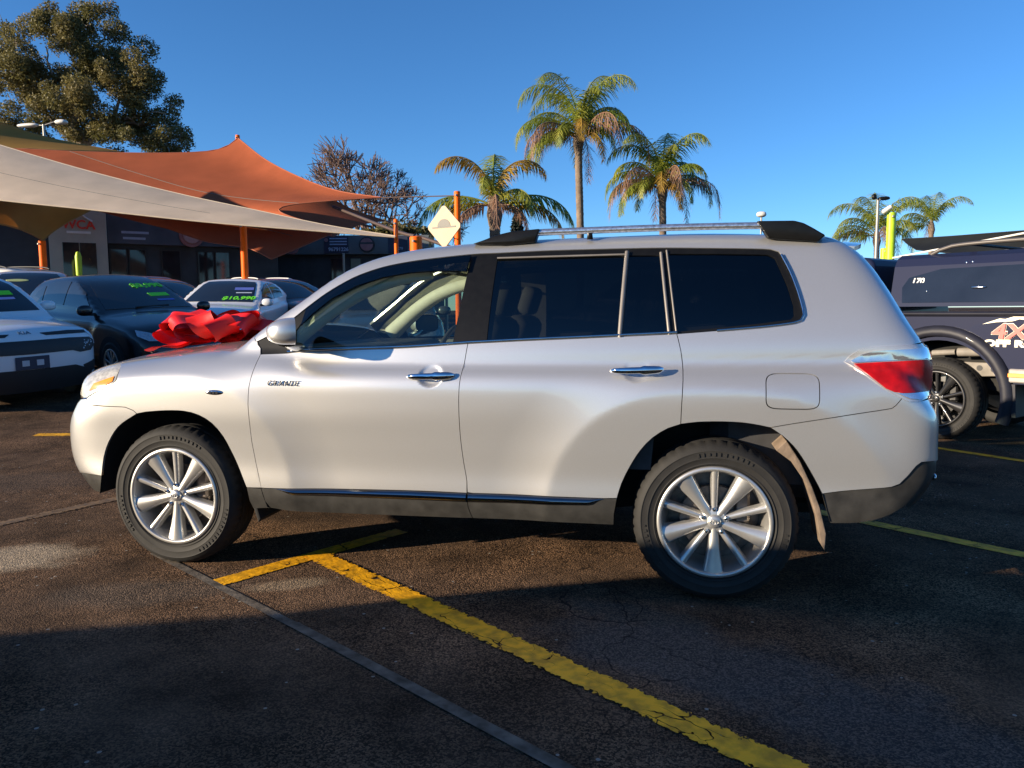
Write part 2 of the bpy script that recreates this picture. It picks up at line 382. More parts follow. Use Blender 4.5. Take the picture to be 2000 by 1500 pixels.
SEAM={
 'fdf':[(0.506,1.132),(0.495,1.049),(0.483,0.965),(0.481,0.88),(0.484,0.804),(0.488,0.686),(0.502,0.579),(0.526,0.471),(0.539,0.413),(0.557,0.349)],
 'bd':[(1.617,1.19),(1.604,1.1),(1.595,1.029),(1.59,0.95),(1.589,0.876),(1.592,0.75),(1.604,0.623),(1.62,0.523),(1.622,0.468),(1.625,0.401),(1.635,0.364),(1.645,0.339)],
 'rdr':[(2.61,1.237),(2.629,1.16),(2.64,1.07),(2.639,0.992),(2.635,0.902),(2.633,0.834)],
 'belt':[(0.506,1.132),(0.659,1.138),(0.744,1.147),(1.048,1.159),(1.319,1.169),(1.617,1.19),(1.911,1.205),(2.205,1.218),(2.61,1.237)],
 'dlotop':[(0.467,1.194),(0.551,1.236),(0.663,1.315),(0.735,1.373),(0.831,1.445),(0.927,1.503),(1.005,1.54),(1.124,1.578),(1.259,1.603),(1.394,1.619),(1.595,1.636),(1.728,1.639),(1.988,1.646),(2.367,1.648),(2.551,1.647),(2.72,1.642),(2.933,1.635),(3.038,1.629),(3.072,1.618)],
 'dlorear':[(3.072,1.618),(3.085,1.6),(3.121,1.517),(3.15,1.423),(3.167,1.346),(3.169,1.319),(3.155,1.295),(3.125,1.285),(2.992,1.268),(2.789,1.251),(2.61,1.237)],
 'farch':[(-0.45,0.367),(-0.434,0.47),(-0.414,0.574),(-0.375,0.657),(-0.306,0.741),(-0.215,0.8),(-0.121,0.829),(-0.005,0.839),(0.108,0.839),(0.194,0.82),(0.267,0.779),(0.325,0.711),(0.37,0.623),(0.409,0.535),(0.445,0.449),(0.458,0.37),(0.472,0.335)],
 'rarch':[(2.331,0.342),(2.348,0.478),(2.369,0.548),(2.406,0.627),(2.454,0.706),(2.509,0.767),(2.577,0.812),(2.633,0.832),(2.708,0.843),(2.815,0.847),(2.903,0.844),(2.974,0.834),(3.022,0.824),(3.075,0.788),(3.122,0.743),(3.158,0.695),(3.195,0.634),(3.232,0.567),(3.252,0.525),(3.287,0.406)],
 'cladtop':[(0.449,0.447),(0.531,0.448),(0.731,0.452),(1.327,0.465),(1.62,0.465),(2.011,0.471),(2.292,0.473),(2.348,0.476)],
 'cladbot':[(0.472,0.335),(0.573,0.344),(0.77,0.328),(1.318,0.333),(1.645,0.338),(2.016,0.346),(2.329,0.347)],
 'bseamf':[(-0.502,0.886),(-0.481,0.859),(-0.35,0.853),(-0.245,0.851),(-0.198,0.835),(-0.178,0.818)],
 'bseamr':[(3.022,0.824),(3.119,0.844),(3.322,0.881),(3.527,0.916),(3.543,0.929),(3.559,0.951)],
 'hl':[(-0.503,0.892),(-0.429,0.925),(-0.345,0.957),(-0.301,0.988),(-0.304,1.013),(-0.445,1.02)],
 'tl':[(3.342,1.114),(3.365,1.139),(3.403,1.166),(3.46,1.179),(3.576,1.185),(3.659,1.188),(3.705,0.988),(3.678,0.954),(3.644,0.945),(3.596,0.947),(3.531,0.98),(3.438,1.045),(3.377,1.092)],
 'rbl':[(3.25,0.531),(3.335,0.546),(3.47,0.562),(3.537,0.571),(3.571,0.584),(3.605,0.62),(3.639,0.664),(3.661,0.68)],
 'rdark':[(3.288,0.397),(3.407,0.404),(3.514,0.434),(3.604,0.482)],
 'rgl':[(1.722,1.609),(2.357,1.615),(2.338,1.232),(1.709,1.208)],
 'qtl':[(2.379,1.615),(2.522,1.613),(2.568,1.244),(2.36,1.235)],
 'qgl':[(2.565,1.619),(2.791,1.615),(3.023,1.607),(3.057,1.591),(3.105,1.459),(3.128,1.368),(3.129,1.319),(3.114,1.302),(2.969,1.283),(2.789,1.265),(2.617,1.248)],
 'fuel':[(3.002,1.061),(3.227,1.062),(3.222,0.912),(3.0,0.908)],
 'mould':[(0.569,0.452),(0.676,0.417),(0.944,0.417),(1.326,0.419),(1.62,0.419),(2.019,0.429),(2.223,0.436),(2.275,0.453),(2.292,0.471)],
 'grande':[(0.59,1.004),(0.773,0.978)],
 'feb':[(0.249,0.941),(0.36,0.943)],
 'apseam':[(0.45,1.215),(0.478,1.183),(0.499,1.163)],
 'tlred':[(3.38,1.103),(3.534,1.115),(3.684,1.122),(3.698,0.98),(3.533,0.987),(3.45,1.041)],
 'tltop':[(3.365,1.117),(3.41,1.146),(3.46,1.16),(3.576,1.167),(3.67,1.17),(3.684,1.127),(3.534,1.12),(3.38,1.108)],
 'tlbot':[(3.542,0.982),(3.697,0.976),(3.673,0.959),(3.64,0.952),(3.598,0.958)],
 'fgl2':[(0.687,1.255),(0.741,1.338),(0.835,1.414),(0.933,1.471),(1.012,1.508),(1.132,1.546),(1.266,1.57),(1.401,1.586),(1.582,1.604),(1.576,1.533),(1.559,1.354),(1.539,1.198),(1.047,1.173),(0.699,1.161)],
 'visor':[(0.721,1.276),(0.776,1.333),(0.873,1.411),(1.004,1.476),(1.137,1.516),(1.272,1.538),(1.408,1.546),(1.575,1.54),(1.587,1.623),(1.397,1.605),(1.262,1.589),(1.128,1.565),(1.008,1.526),(0.93,1.49),(0.833,1.43),(0.737,1.357)],
 'amber':[(-0.43,0.933),(-0.399,0.972),(-0.364,0.994),(-0.306,1.011),(-0.307,0.987),(-0.349,0.963)],
}
SAILS={
 'orange':[[(-14.68,24.34,8.28),(-12.94,23.37,7.17),(-10.86,22.17,6.2),(-9.01,21.17,5.53),(-6.96,20.02,5.07)],[(-6.96,20.02,5.07),(-8.44,19.48,4.95),(-9.7,19.1,4.81),(-10.02,18.81,4.62),(-9.4,18.5,4.34),(-7.86,18.17,3.91)],[(-7.86,18.17,3.91),(-11.33,19.03,4.44),(-16.18,19.61,5.18),(-21.86,20.07,6.46),(-26.93,20.12,7.44)],[(-26.93,20.12,7.44),(-23.16,21.46,7.71),(-20.47,22.33,7.64),(-17.72,23.22,7.62),(-15.86,23.83,7.71),(-15.12,24.11,7.91),(-14.68,24.34,8.28)],],
 'orange_low':[[(-16.2,26.88,6.07),(-14.47,27.8,6.43),(-12.9,28.65,6.51)],[(-12.9,28.65,6.51),(-11.97,29.31,5.97),(-10.72,30.05,5.53)],[(-10.72,30.05,5.53),(-11.12,27.86,5.1),(-11.35,25.7,4.42)],[(-11.35,25.7,4.42),(-13.72,26.31,5.34),(-16.2,26.88,6.07)],],
 'orange_back':[[(-19.43,22.01,5.3),(-16.07,21.7,5.26),(-12.7,21.35,4.93),(-8.91,21.05,4.15)],[(-8.91,21.05,4.15),(-9.46,20.39,3.79),(-10.07,19.7,3.38),(-10.48,19.07,3.07)],[(-10.48,19.07,3.07),(-11.25,19.45,3.38),(-12.03,19.82,3.57),(-13.84,20.49,3.86),(-16.06,21.62,4.46)],[(-16.06,21.62,4.46),(-17.72,21.82,4.85),(-19.43,22.01,5.3)],],
 'cream':[[(-4.71,15.19,3.32),(-6.78,15.5,3.69),(-9.13,15.88,4.22),(-11.78,16.19,4.82),(-14.98,16.32,5.65),(-18.01,16.28,6.55),(-20.83,16.28,7.45)],[(-20.83,16.28,7.45),(-19.98,14.8,6.25),(-19.47,13.24,4.94)],[(-19.47,13.24,4.94),(-15.41,13.54,4.41),(-12.67,13.88,4.09),(-9.72,14.27,3.74),(-7,14.72,3.49),(-4.71,15.18,3.29)],[(-4.71,15.18,3.29),(-4.71,15.19,3.31),(-4.71,15.19,3.32)],],
 'khaki_high':[[(-26.45,22,9.88),(-24.89,23.29,9.22),(-23.28,24.2,8.68),(-20.85,25.29,8.23)],[(-20.85,25.29,8.23),(-21.76,23.84,8.03),(-23.22,23.02,8.03)],[(-23.22,23.02,8.03),(-24.62,22.19,7.87),(-26.55,21.25,7.64)],[(-26.55,21.25,7.64),(-26.56,21.57,8.89),(-26.45,22,9.88)],],
 'khaki_low':[[(-18.91,14.89,4.8),(-17.67,16.18,4.83),(-17.06,17.34,4.86),(-17.03,18.89,4.87)],[(-17.03,18.89,4.87),(-17.33,18.27,4.45),(-17.52,17.67,4.03),(-17.46,17.14,3.68)],[(-17.46,17.14,3.68),(-17.19,16.19,3.87),(-17.11,15.19,3.99),(-17.97,13.99,4.14)],[(-17.97,13.99,4.14),(-18.52,14.43,4.5),(-18.91,14.89,4.8)],],
 'dark_right':[[(12.29,32.76,4.34),(12.86,28.74,4.08),(12.84,24.61,3.81),(13.11,20.53,3.56)],[(13.11,20.53,3.56),(13.27,20.5,2.92),(13.42,20.48,2.34)],[(13.42,20.48,2.34),(12.34,24.43,3.06),(12,29.55,3.65)],[(12,29.55,3.65),(12.28,31.7,4.01),(12.29,32.76,4.34)],],
}
POS={
 'sign':(-1.82,10.12,2.97),
 'post_a':(-10.04,16.69,4),
 'post_b':(-3.54,17.11,4.72),
 'post_c':(-3.68,13.85,3.16),
 'post_d':(-4.81,15.52,3.8),
 'post_apex':(-14.87,24.63,8.47),
 'post_e':(-17.65,17.3,3.7),
 'palm_tall':(-2.41,36.38,10.3),
 'palm_mid':(1.82,37.03,7.72),
 'palm_short':(-4.4,25.21,5.38),
 'palm_r1':(18.25,63.04,7.02),
 'palm_r2':(27.73,81.72,9.48),
 'euc':(-40.79,46.9,12.08),
 'bare':(-16.46,43.4,7.52),
 'pine':(-6.53,40.31,6.85),
 'lamp':(5.79,27.33,4.96),
 'pole_r':(12.75,39.26,6.86),
 'green_a':(8.57,19.62,4.04),
 'green_b':(10.47,28.19,3.64),
 'twin_lamp':(-29.56,30.7,11.06),
 'bollard_green':(-20.12,21.68,3.44),
 'bL':(-22.76,23.37,5.38),
 'bL2':(-20.79,23.8,5.48),
 'bL3':(-17.05,28.62,4.64),
 'bM1':(-17.17,32.75,5.21),
 'bM2':(-11.59,33.93,5.17),
 'white_b':(-22.97,39.7,4.79),
 'wht':(-21.72,39.9,4.14),
}

# ------------------------------------------------------------------ shared car materials
PAINT=mat("silver_paint",(.585,.58,.57),rough=.34,metal=.70,coat=1.,coat_rough=.05,noise=(900,.10))
BLACKTRIM=mat("black_trim",(.006,.006,.006),rough=.35,spec=.25,noise=(30,.2))
CLAD=mat("grey_cladding",(.028,.027,.025),rough=.5,spec=.3,noise=(14,.35),bump=(300,.15,.002))
CHROME=mat("chrome",(.50,.51,.53),rough=.12,metal=1.,noise=(8,.05))
ALLOY=mat("alloy",(.54,.535,.52),rough=.36,metal=.75,coat=.4,noise=(20,.06))
RUBBER=mat("tyre_rubber",(.010,.0095,.009),rough=.75,noise=(18,.3),bump=(140,.25,.002))
GL_FRONT=glass("pale_window_glass",(.60,.70,.62))
GL_DARK=glass("privacy_glass",(.03,.033,.038))
GL_WS=glass("windscreen_glass",(.72,.78,.74))
REDLENS=mat("red_lens",(.40,.004,.006),rough=.35,coat=.0,spec=.35,noise=(18,.35),bump=(30,.1,.003))
CLEARLENS=mat("clear_lens",(.62,.66,.72),rough=.06,metal=.85,coat=1.,noise=(20,.1))
HEADLENS=mat("headlight_lens",(.62,.58,.48),rough=.12,metal=.35,coat=1.,noise=(40,.3),bump=(50,.3,.004))
AMBER=mat("amber_lens",(.95,.28,.01),rough=.15,coat=1.,noise=(50,.2))
CREAM=mat("cream_trim",(.62,.60,.50),rough=.7,noise=(20,.06))
DARKIN=mat("dark_interior",(.03,.03,.033),rough=.7,noise=(20,.2))
LINER=mat("wheel_liner",(.012,.012,.012),rough=.9,noise=(10,.3))
DUST=mat("dusty_liner",(.17,.125,.09),rough=.9,noise=(14,.3),bump=(40,.3))
DISC=mat("brake_disc",(.20,.17,.15),rough=.4,metal=.7,noise=(30,.3))
BADGE=mat("dark_badge",(.02,.02,.022),rough=.3,noise=(20,.1))
PAINT_F=mat("handle_chrome",(.66,.69,.74),rough=.07,metal=1.,noise=(8,.05))


# ------------------------------------------------------------------ terrain: flat around the silver car, rising gently to the far left
def gz(x,y):
    d=-(x-2)*.45+(y-4)*.9; t=.5*(d+np.sqrt(d*d+.3)); return .065*t/(1+(t/16.)**3)**(1/3.)
def nodes_mat(name):
    m=bpy.data.materials.new(name); m.use_nodes=True; MATS[name]=m; return m,m.node_tree,m.node_tree.nodes["Principled BSDF"]
def asphalt_nodes(t,b,stains=True):
    L=t.links.new; N=t.nodes.new
    tc=N("ShaderNodeTexCoord")
    def noise(s,d=6,ro=.6):
        n=N("ShaderNodeTexNoise"); n.inputs["Scale"].default_value=s; n.inputs["Detail"].default_value=d; n.inputs["Roughness"].default_value=ro; L(tc.outputs["Object"],n.inputs["Vector"]); return n
    def ramp(src,p0,c0,p1,c1):
        r=N("ShaderNodeValToRGB"); e=r.color_ramp.elements; e[0].position=p0;e[0].color=c0+(1,);e[1].position=p1;e[1].color=c1+(1,); L(src,r.inputs[0]); return r
    def mix(f,a,bb,mode='MIX'):
        m=N("ShaderNodeMix"); m.data_type='RGBA'; m.blend_type=mode
        if isinstance(f,float): m.inputs[0].default_value=f
        else: L(f,m.inputs[0])
        L(a,m.inputs[6]); L(bb,m.inputs[7]); return m.outputs[2]
    big=noise(.35,5); mid=noise(2.2,7,.65)
    base=ramp(mid.outputs["Fac"],.30,(.038,.028,.021),.75,(.155,.106,.074))
    tone=ramp(big.outputs["Fac"],.35,(.62,.64,.68),.68,(1.25,1.18,1.10))
    col=mix(1.0,base.outputs[0],tone.outputs[0],'MULTIPLY')
    vor=N("ShaderNodeTexVoronoi"); vor.inputs["Scale"].default_value=165; L(tc.outputs["Object"],vor.inputs["Vector"])
    st=N("ShaderNodeSeparateColor"); L(vor.outputs["Color"],st.inputs[0])
    sr=ramp(st.outputs[0],.30,(.30,.30,.30),1.0,(2.9,2.6,2.25))
    # aggregate shows more where the binder has worn
    wear=noise(.8,4); wr=ramp(wear.outputs["Fac"],.35,(.25,.25,.25),.65,(1,1,1))
    agg=mix(1.0,col,sr.outputs[0],'MULTIPLY'); col=mix(wr.outputs[0],col,agg)
    sp_=N("ShaderNodeTexVoronoi"); sp_.inputs["Scale"].default_value=38; L(tc.outputs["Object"],sp_.inputs["Vector"])
    s2=N("ShaderNodeSeparateColor"); L(sp_.outputs["Color"],s2.inputs[0])
    gt=N("ShaderNodeMath"); gt.operation='GREATER_THAN'; gt.inputs[1].default_value=.985; L(s2.outputs[1],gt.inputs[0])
    near_=N("ShaderNodeMath"); near_.operation='LESS_THAN'; near_.inputs[1].default_value=.28; L(sp_.outputs["Distance"],near_.inputs[0])
    mg=N("ShaderNodeMath"); mg.operation='MULTIPLY'; L(gt.outputs[0],mg.inputs[0]); L(near_.outputs[0],mg.inputs[1])
    rgb=N("ShaderNodeRGB"); rgb.outputs[0].default_value=(.28,.26,.23,1); col=mix(mg.outputs[0],col,rgb.outputs[0])
    if stains:
        dn=noise(1.7,6,.7)
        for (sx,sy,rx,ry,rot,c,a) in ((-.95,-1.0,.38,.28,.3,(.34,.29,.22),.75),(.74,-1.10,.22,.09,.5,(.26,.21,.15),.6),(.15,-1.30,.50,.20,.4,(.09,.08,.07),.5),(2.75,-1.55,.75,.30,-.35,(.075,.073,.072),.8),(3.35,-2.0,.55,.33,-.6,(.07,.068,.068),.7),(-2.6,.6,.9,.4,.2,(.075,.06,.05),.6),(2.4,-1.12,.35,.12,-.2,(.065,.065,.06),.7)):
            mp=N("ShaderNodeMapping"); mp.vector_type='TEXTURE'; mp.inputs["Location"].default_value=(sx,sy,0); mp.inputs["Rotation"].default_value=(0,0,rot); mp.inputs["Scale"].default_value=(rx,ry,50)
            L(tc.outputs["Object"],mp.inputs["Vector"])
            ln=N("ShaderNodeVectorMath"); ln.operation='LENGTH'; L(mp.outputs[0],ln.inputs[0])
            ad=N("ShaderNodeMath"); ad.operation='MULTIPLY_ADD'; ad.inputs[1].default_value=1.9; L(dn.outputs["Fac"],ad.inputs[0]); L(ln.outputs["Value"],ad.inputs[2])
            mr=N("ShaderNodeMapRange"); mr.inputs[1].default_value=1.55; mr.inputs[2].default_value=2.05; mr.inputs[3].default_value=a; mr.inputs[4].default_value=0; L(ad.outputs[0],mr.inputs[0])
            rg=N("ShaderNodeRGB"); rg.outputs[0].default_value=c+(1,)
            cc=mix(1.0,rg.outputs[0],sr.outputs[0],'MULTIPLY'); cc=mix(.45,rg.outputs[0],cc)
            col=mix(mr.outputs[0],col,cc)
    # fine cracks
    cw=noise(3,3); vm=N("ShaderNodeVectorMath"); vm.operation='MULTIPLY_ADD'; vm.inputs[1].default_value=(.25,.25,.25); L(cw.outputs["Color"],vm.inputs[0]); L(tc.outputs["Object"],vm.inputs[2])
    cv=N("ShaderNodeTexVoronoi"); cv.feature='DISTANCE_TO_EDGE'; cv.inputs["Scale"].default_value=3.6; L(vm.outputs[0],cv.inputs["Vector"])
    cr=N("ShaderNodeMapRange"); cr.inputs[1].default_value=.004; cr.inputs[2].default_value=.018; cr.inputs[3].default_value=1; cr.inputs[4].default_value=0; L(cv.outputs["Distance"],cr.inputs[0])
    cm=noise(.55,3); cmr=ramp(cm.outputs["Fac"],.52,(0,0,0),.62,(.8,.8,.8)); cmul=N("ShaderNodeMath"); cmul.operation='MULTIPLY'; L(cr.outputs[0],cmul.inputs[0]); L(cmr.outputs[0],cmul.inputs[1])
    blk=N("ShaderNodeRGB"); blk.outputs[0].default_value=(.008,.008,.008,1); col=mix(cmul.outputs[0],col,blk.outputs[0])
    # relief
    hm=N("ShaderNodeMath"); hm.operation='MULTIPLY_ADD'; hm.inputs[1].default_value=-.9; L(vor.outputs["Distance"],hm.inputs[0]); L(noise(60,5).outputs["Fac"],hm.inputs[2])
    bp=N("ShaderNodeBump"); bp.inputs["Strength"].default_value=.7; bp.inputs["Distance"].default_value=.006; L(hm.outputs[0],bp.inputs["Height"])
    if b is not None:
        L(col,b.inputs["Base Color"]); L(bp.outputs[0],b.inputs["Normal"])
        b.inputs["Roughness"].default_value=.95; b.inputs["Specular IOR Level"].default_value=.04
    return col,bp,tc
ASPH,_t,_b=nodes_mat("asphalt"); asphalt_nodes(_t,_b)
def axis(fine0,fine1,step,far):
    a=list(np.arange(fine0,fine1+1e-6,step)); s=step; lo=[fine0]; hi=[fine1]
    while hi[-1]<far: s*=1.35; hi.append(hi[-1]+s); lo.append(lo[-1]-s)
    return np.array(lo[:0:-1]+a+hi[1:])
gx=axis(-30,14,.8,900); gy=axis(-8,44,.8,900)
X,Y=np.meshgrid(gx,gy); V=np.stack([X.ravel(),Y.ravel(),gz(X,Y).ravel()],1); nx=len(gx)
F=[(j*nx+i,j*nx+i+1,(j+1)*nx+i+1,(j+1)*nx+i) for j in range(len(gy)-1) for i in range(nx-1)]
tag(MB().add(V,F).build("ground",ASPH),kind="structure")

# painted bay lines, worn and cracked (see-through where the paint has gone)
def line_mat(name,col,cov):
    m,t,b=nodes_mat(name); L=t.links.new; N=t.nodes.new
    tc=N("ShaderNodeTexCoord"); sx=N("ShaderNodeSeparateXYZ"); L(tc.outputs["Object"],sx.inputs[0])
    n=N("ShaderNodeTexNoise"); n.inputs["Scale"].default_value=45; n.inputs["Detail"].default_value=5; L(tc.outputs["Object"],n.inputs["Vector"])
    ab=N("ShaderNodeMath"); ab.operation='ABSOLUTE'; L(sx.outputs[1],ab.inputs[0])
    ed=N("ShaderNodeMath"); ed.operation='MULTIPLY_ADD'; ed.inputs[1].default_value=.085; L(n.outputs["Fac"],ed.inputs[0]); L(ab.outputs[0],ed.inputs[2])
    inn=N("ShaderNodeMath"); inn.operation='LESS_THAN'; inn.inputs[1].default_value=.098*cov; L(ed.outputs[0],inn.inputs[0])
    mp=N("ShaderNodeMapping"); mp.inputs["Scale"].default_value=(.55,1.5,1); L(tc.outputs["Object"],mp.inputs[0])
    w=N("ShaderNodeTexNoise"); w.inputs["Scale"].default_value=9; L(tc.outputs["Object"],w.inputs["Vector"])
    va=N("ShaderNodeVectorMath"); va.operation='MULTIPLY_ADD'; va.inputs[1].default_value=(.12,.12,.12); L(w.outputs["Color"],va.inputs[0]); L(mp.outputs[0],va.inputs[2])
    v=N("ShaderNodeTexVoronoi"); v.feature='DISTANCE_TO_EDGE'; v.inputs["Scale"].default_value=10; v.inputs["Randomness"].default_value=1.0; L(va.outputs[0],v.inputs["Vector"])
    ck=N("ShaderNodeMath"); ck.operation='GREATER_THAN'; n3=N("ShaderNodeTexNoise"); n3.inputs["Scale"].default_value=2.3; n3.inputs["Detail"].default_value=3; L(tc.outputs["Object"],n3.inputs["Vector"]); mr3=N("ShaderNodeMapRange"); mr3.inputs[1].default_value=.42; mr3.inputs[2].default_value=.68; mr3.inputs[3].default_value=-.01; mr3.inputs[4].default_value=.045; L(n3.outputs["Fac"],mr3.inputs[0]); L(mr3.outputs[0],ck.inputs[1]); L(v.outputs["Distance"],ck.inputs[0])
    a=N("ShaderNodeMath"); a.operation='MULTIPLY'; L(inn.outputs[0],a.inputs[0]); L(ck.outputs[0],a.inputs[1])
    r=N("ShaderNodeValToRGB"); e=r.color_ramp.elements; e[0].position=.35; e[0].color=tuple(c*.55 for c in col)+(1,); e[1].position=.6; e[1].color=col+(1,)
    n2=N("ShaderNodeTexNoise"); n2.inputs["Scale"].default_value=16; n2.inputs["Detail"].default_value=6; L(tc.outputs["Object"],n2.inputs["Vector"]); L(n2.outputs["Fac"],r.inputs[0]); L(r.outputs[0],b.inputs["Base Color"])
    b.inputs["Roughness"].default_value=.6; L(a.outputs[0],b.inputs["Alpha"])
    bp=N("ShaderNodeBump"); bp.inputs["Strength"].default_value=.6; bp.inputs["Distance"].default_value=.005; L(n.outputs["Fac"],bp.inputs["Height"]); L(bp.outputs[0],b.inputs["Normal"])
    return m
YEL=line_mat("yellow_line_paint",(.97,.46,.002),1.08); YEL_OLD=line_mat("faded_line_paint",(.20,.12,.045),.95)
SEAL=mat("crack_sealant",(.13,.112,.092),rough=.95,spec=.05,noise=(14,.5),bump=(60,.5,.006))
def ground_line(name,a,b,m,w=.13,dz=.004):
    a=np.array(a);b=np.array(b);L=np.linalg.norm(b-a);ang=math.atan2(*(b-a)[::-1]); n=max(2,int(L/.25)); V=[]
    for i in range(n+1):
        for s in (-w/2,w/2):
            x=L*i/n; wx=a[0]+math.cos(ang)*x-math.sin(ang)*s; wy=a[1]+math.sin(ang)*x+math.cos(ang)*s; V.append((x,s,float(gz(wx,wy))+dz))
    F=[(2*i,2*i+2,2*i+3,2*i+1) for i in range(n)]
    return tag(MB().add(V,F).build(name,m,loc=(a[0],a[1],0),rz=ang),kind="structure")
ground_line("bay_line",(.63,-.62),(3.6,-2.70),YEL,.14,.006)
ground_line("bay_line",(.38,-1.15),(.97,-.10),YEL,.12,.004)
ground_line("bay_line",(3.35,.99),(5.4,-.64),YEL,.11)
ground_line("bay_line",(4.6,4.02),(6.6,1.90),YEL,.10)
ground_line("bay_line",(6.2,6.64),(7.6,5.59),YEL,.10)
ground_line("bay_line",(-3.95,2.30),(-3.2,2.50),YEL,.14)
ground_line("old_bay_line",(-2.4,-2.5),(-1.2,.70),YEL_OLD,.14)
ground_line("asphalt_seam",(-.25,-.78),(1.02,-1.555),SEAL,.045)
ground_line("asphalt_seam",(1.00,-1.54),(3.4,-3.05),SEAL,.05,.0045)

# ------------------------------------------------------------------ buildings
DKWALL=mat("dark_render",(.045,.05,.058),rough=.8,noise=(1.5,.25),bump=(40,.2)); PALE=mat("pale_grey_render",(.42,.40,.35),rough=.85,noise=(1.2,.12),bump=(60,.2))
SHOPGL=mat("shop_glass",(.02,.022,.026),rough=.06,spec=.6,noise=(2,.3)); NAVY=mat("navy_panel",(.022,.03,.06),rough=.5,noise=(2,.25))
FRAME=mat("dark_frame",(.03,.03,.03),rough=.5); WHITESIGN=mat("white_lettering",(.72,.72,.72),rough=.5); BLUESIGN=mat("pale_blue_lettering",(.35,.42,.55),rough=.5); REDSIGN=mat("red_lettering",(.75,.05,.03),rough=.5)
PINK=mat("faded_red_disc",(.34,.15,.15),rough=.6,noise=(3,.2)); WHITEWALL=mat("white_wall",(.62,.64,.66),rough=.8,noise=(1,.08))
def bpart(parent,name,m,x0,x1,z0,z1,y0,y1,bev=.02):
    V,F=box(((x0+x1)/2,(y0+y1)/2,(z0+z1)/2),(x1-x0,y1-y0,z1-z0),bev=bev); return MB().add(V,F,smooth=False).build(name,m,parent)
def btext(parent,name,m,txt,x,z,y,size,shear=0,bold=.0):
    V,F=text_mesh(txt,size,.012,shear,bold); return MB().add(V+[x,y,z],F,smooth=False).build(name,m,parent)
def disc(parent,name,m,x,z,y,r,th=.04):
    V,F=lathe([(0,-th),(r*.97,-th),(r,0)],40,'y'); return MB().add(V+[x,y,z],F,smooth=False).build(name,m,parent)
g0=float(gz(-22.76,23.37))
bl=empty("office_building",(-22.76,23.37,g0),math.atan2(5.25,5.71),"dark office with pale grey entry block and red lettered sign behind the sails","building")
H=lambda z:z-g0
bpart(bl,"wall",DKWALL,-6.5,9.2,H(g0-.3),H(6.2),.0,7)
blk=bpart(bl,"entry_block",PALE,-.15,1.98,H(g0-.3),H(6.6),-.5,.6)
for a,b in ((.32,.92),(.95,1.55)): 
    dd=bpart(blk,"door",SHOPGL,a,b,H(g0),H(4.25),-.53,-.48,.01)
btext(blk,"sign_letters",REDSIGN,"WCA",.95,H(4.98),-.52,.50,0,.012); bpart(blk,"sign_strip",WHITESIGN,.50,1.38,H(4.62),H(4.72),-.53,-.50,.005)
V,F=tube([(.42,-.53,H(5.12)),(.70,-.53,H(5.36)),(.86,-.53,H(5.26)),(1.02,-.53,H(5.48)),(1.20,-.53,H(5.30)),(1.46,-.53,H(5.14))],.04,6); MB().add(V,F).build("sign_outline",WHITESIGN,blk)
fa=bpart(bl,"fascia",mat("slate_fascia",(.06,.075,.10),rough=.6,noise=(.8,.4)),2.0,9.2,H(4.28),H(5.75),-.25,.02)
for a,b,z in ((2.55,3.62,4.78),(2.60,3.48,4.53)): bpart(fa,"text_line",BLUESIGN,a,b,H(z-.05),H(z+.05),-.27,-.25,.003)
d_=disc(fa,"round_logo",PINK,5.35,H(4.75),-.27,.52); disc(d_,"logo_ring",mat("pale_pink",(.45,.28,.27),rough=.6),5.35,H(4.75),-.33,.36)
for a,b in ((2.05,2.75),(2.80,3.5),(4.1,4.9),(5.6,6.3),(6.35,7.0)):
    w=bpart(bl,"window",FRAME,a,b,H(1.6),H(4.1),-.06,.02,.01); bpart(w,"pane",SHOPGL,a+.05,b-.05,H(1.65),H(4.05),-.075,-.055,.004)
bpart(bl,"parapet",DKWALL,-6.5,9.3,H(6.2),H(6.35),-.1,7.1)
g1=float(gz(-17.2,32.75))
bm_=empty("workshop_building",(-17.17,32.75,g1),math.atan2(1.18,5.58),"low dark workshop with phone-number banner and round logo on its fascia","building")
H=lambda z:z-g1
bpart(bm_,"wall",DKWALL,-1.5,7.6,H(g1-.3),H(4.4),.0,6)
fa=bpart(bm_,"fascia",mat("grey_fascia",(.10,.12,.13),rough=.6,noise=(.9,.3)),-1.5,7.6,H(4.25),H(5.22),-.3,.4)
bn=bpart(fa,"banner",NAVY,2.0,3.25,H(4.3),H(5.18),-.34,-.30,.006)
btext(bn,"phone_number",BLUESIGN,"9679",2.48,H(4.50),-.35,.26,0,.006); btext(bn,"phone_number",BLUESIGN,"1226",3.00,H(4.50),-.35,.26,0,.006)
for z in (5.05,4.90,4.76): bpart(bn,"text_line",BLUESIGN,2.30,3.18,H(z-.03),H(z+.03),-.36,-.34,.003)
disc(bn,"badge_disc",PINK,2.12,H(4.98),-.35,.10)
d_=disc(fa,"round_logo",mat("dark_disc",(.03,.03,.035),rough=.6),4.2,H(4.74),-.33,.40); disc(d_,"logo_face",PINK,4.2,H(4.74),-.38,.33,.02); bpart(d_,"logo_band",mat("dark_band",(.05,.05,.055),rough=.6),3.85,4.55,H(4.76),H(4.86),-.41,-.39,.004)
bn=bpart(fa,"banner",NAVY,5.3,6.3,H(4.3),H(5.18),-.34,-.30,.006); btext(bn,"sign_letters",BLUESIGN,"9679",5.85,H(4.52),-.35,.21)
disc(fa,"round_logo",PINK,.35,H(4.62),-.33,.36)
for a,b,m in ((2.3,2.9,SHOPGL),(3.3,3.8,mat("pale_blind",(.22,.22,.17),rough=.8)),(4.7,5.3,mat("pale_blind",(.22,.22,.17)))):  # two panes in a paler colour than the shop glass
    w=bpart(bm_,"window",FRAME,a-.05,b+.05,H(1.5),H(4.1),-.05,.03,.01); bpart(w,"pane",m,a,b,H(1.6),H(4.05),-.07,-.05,.004)
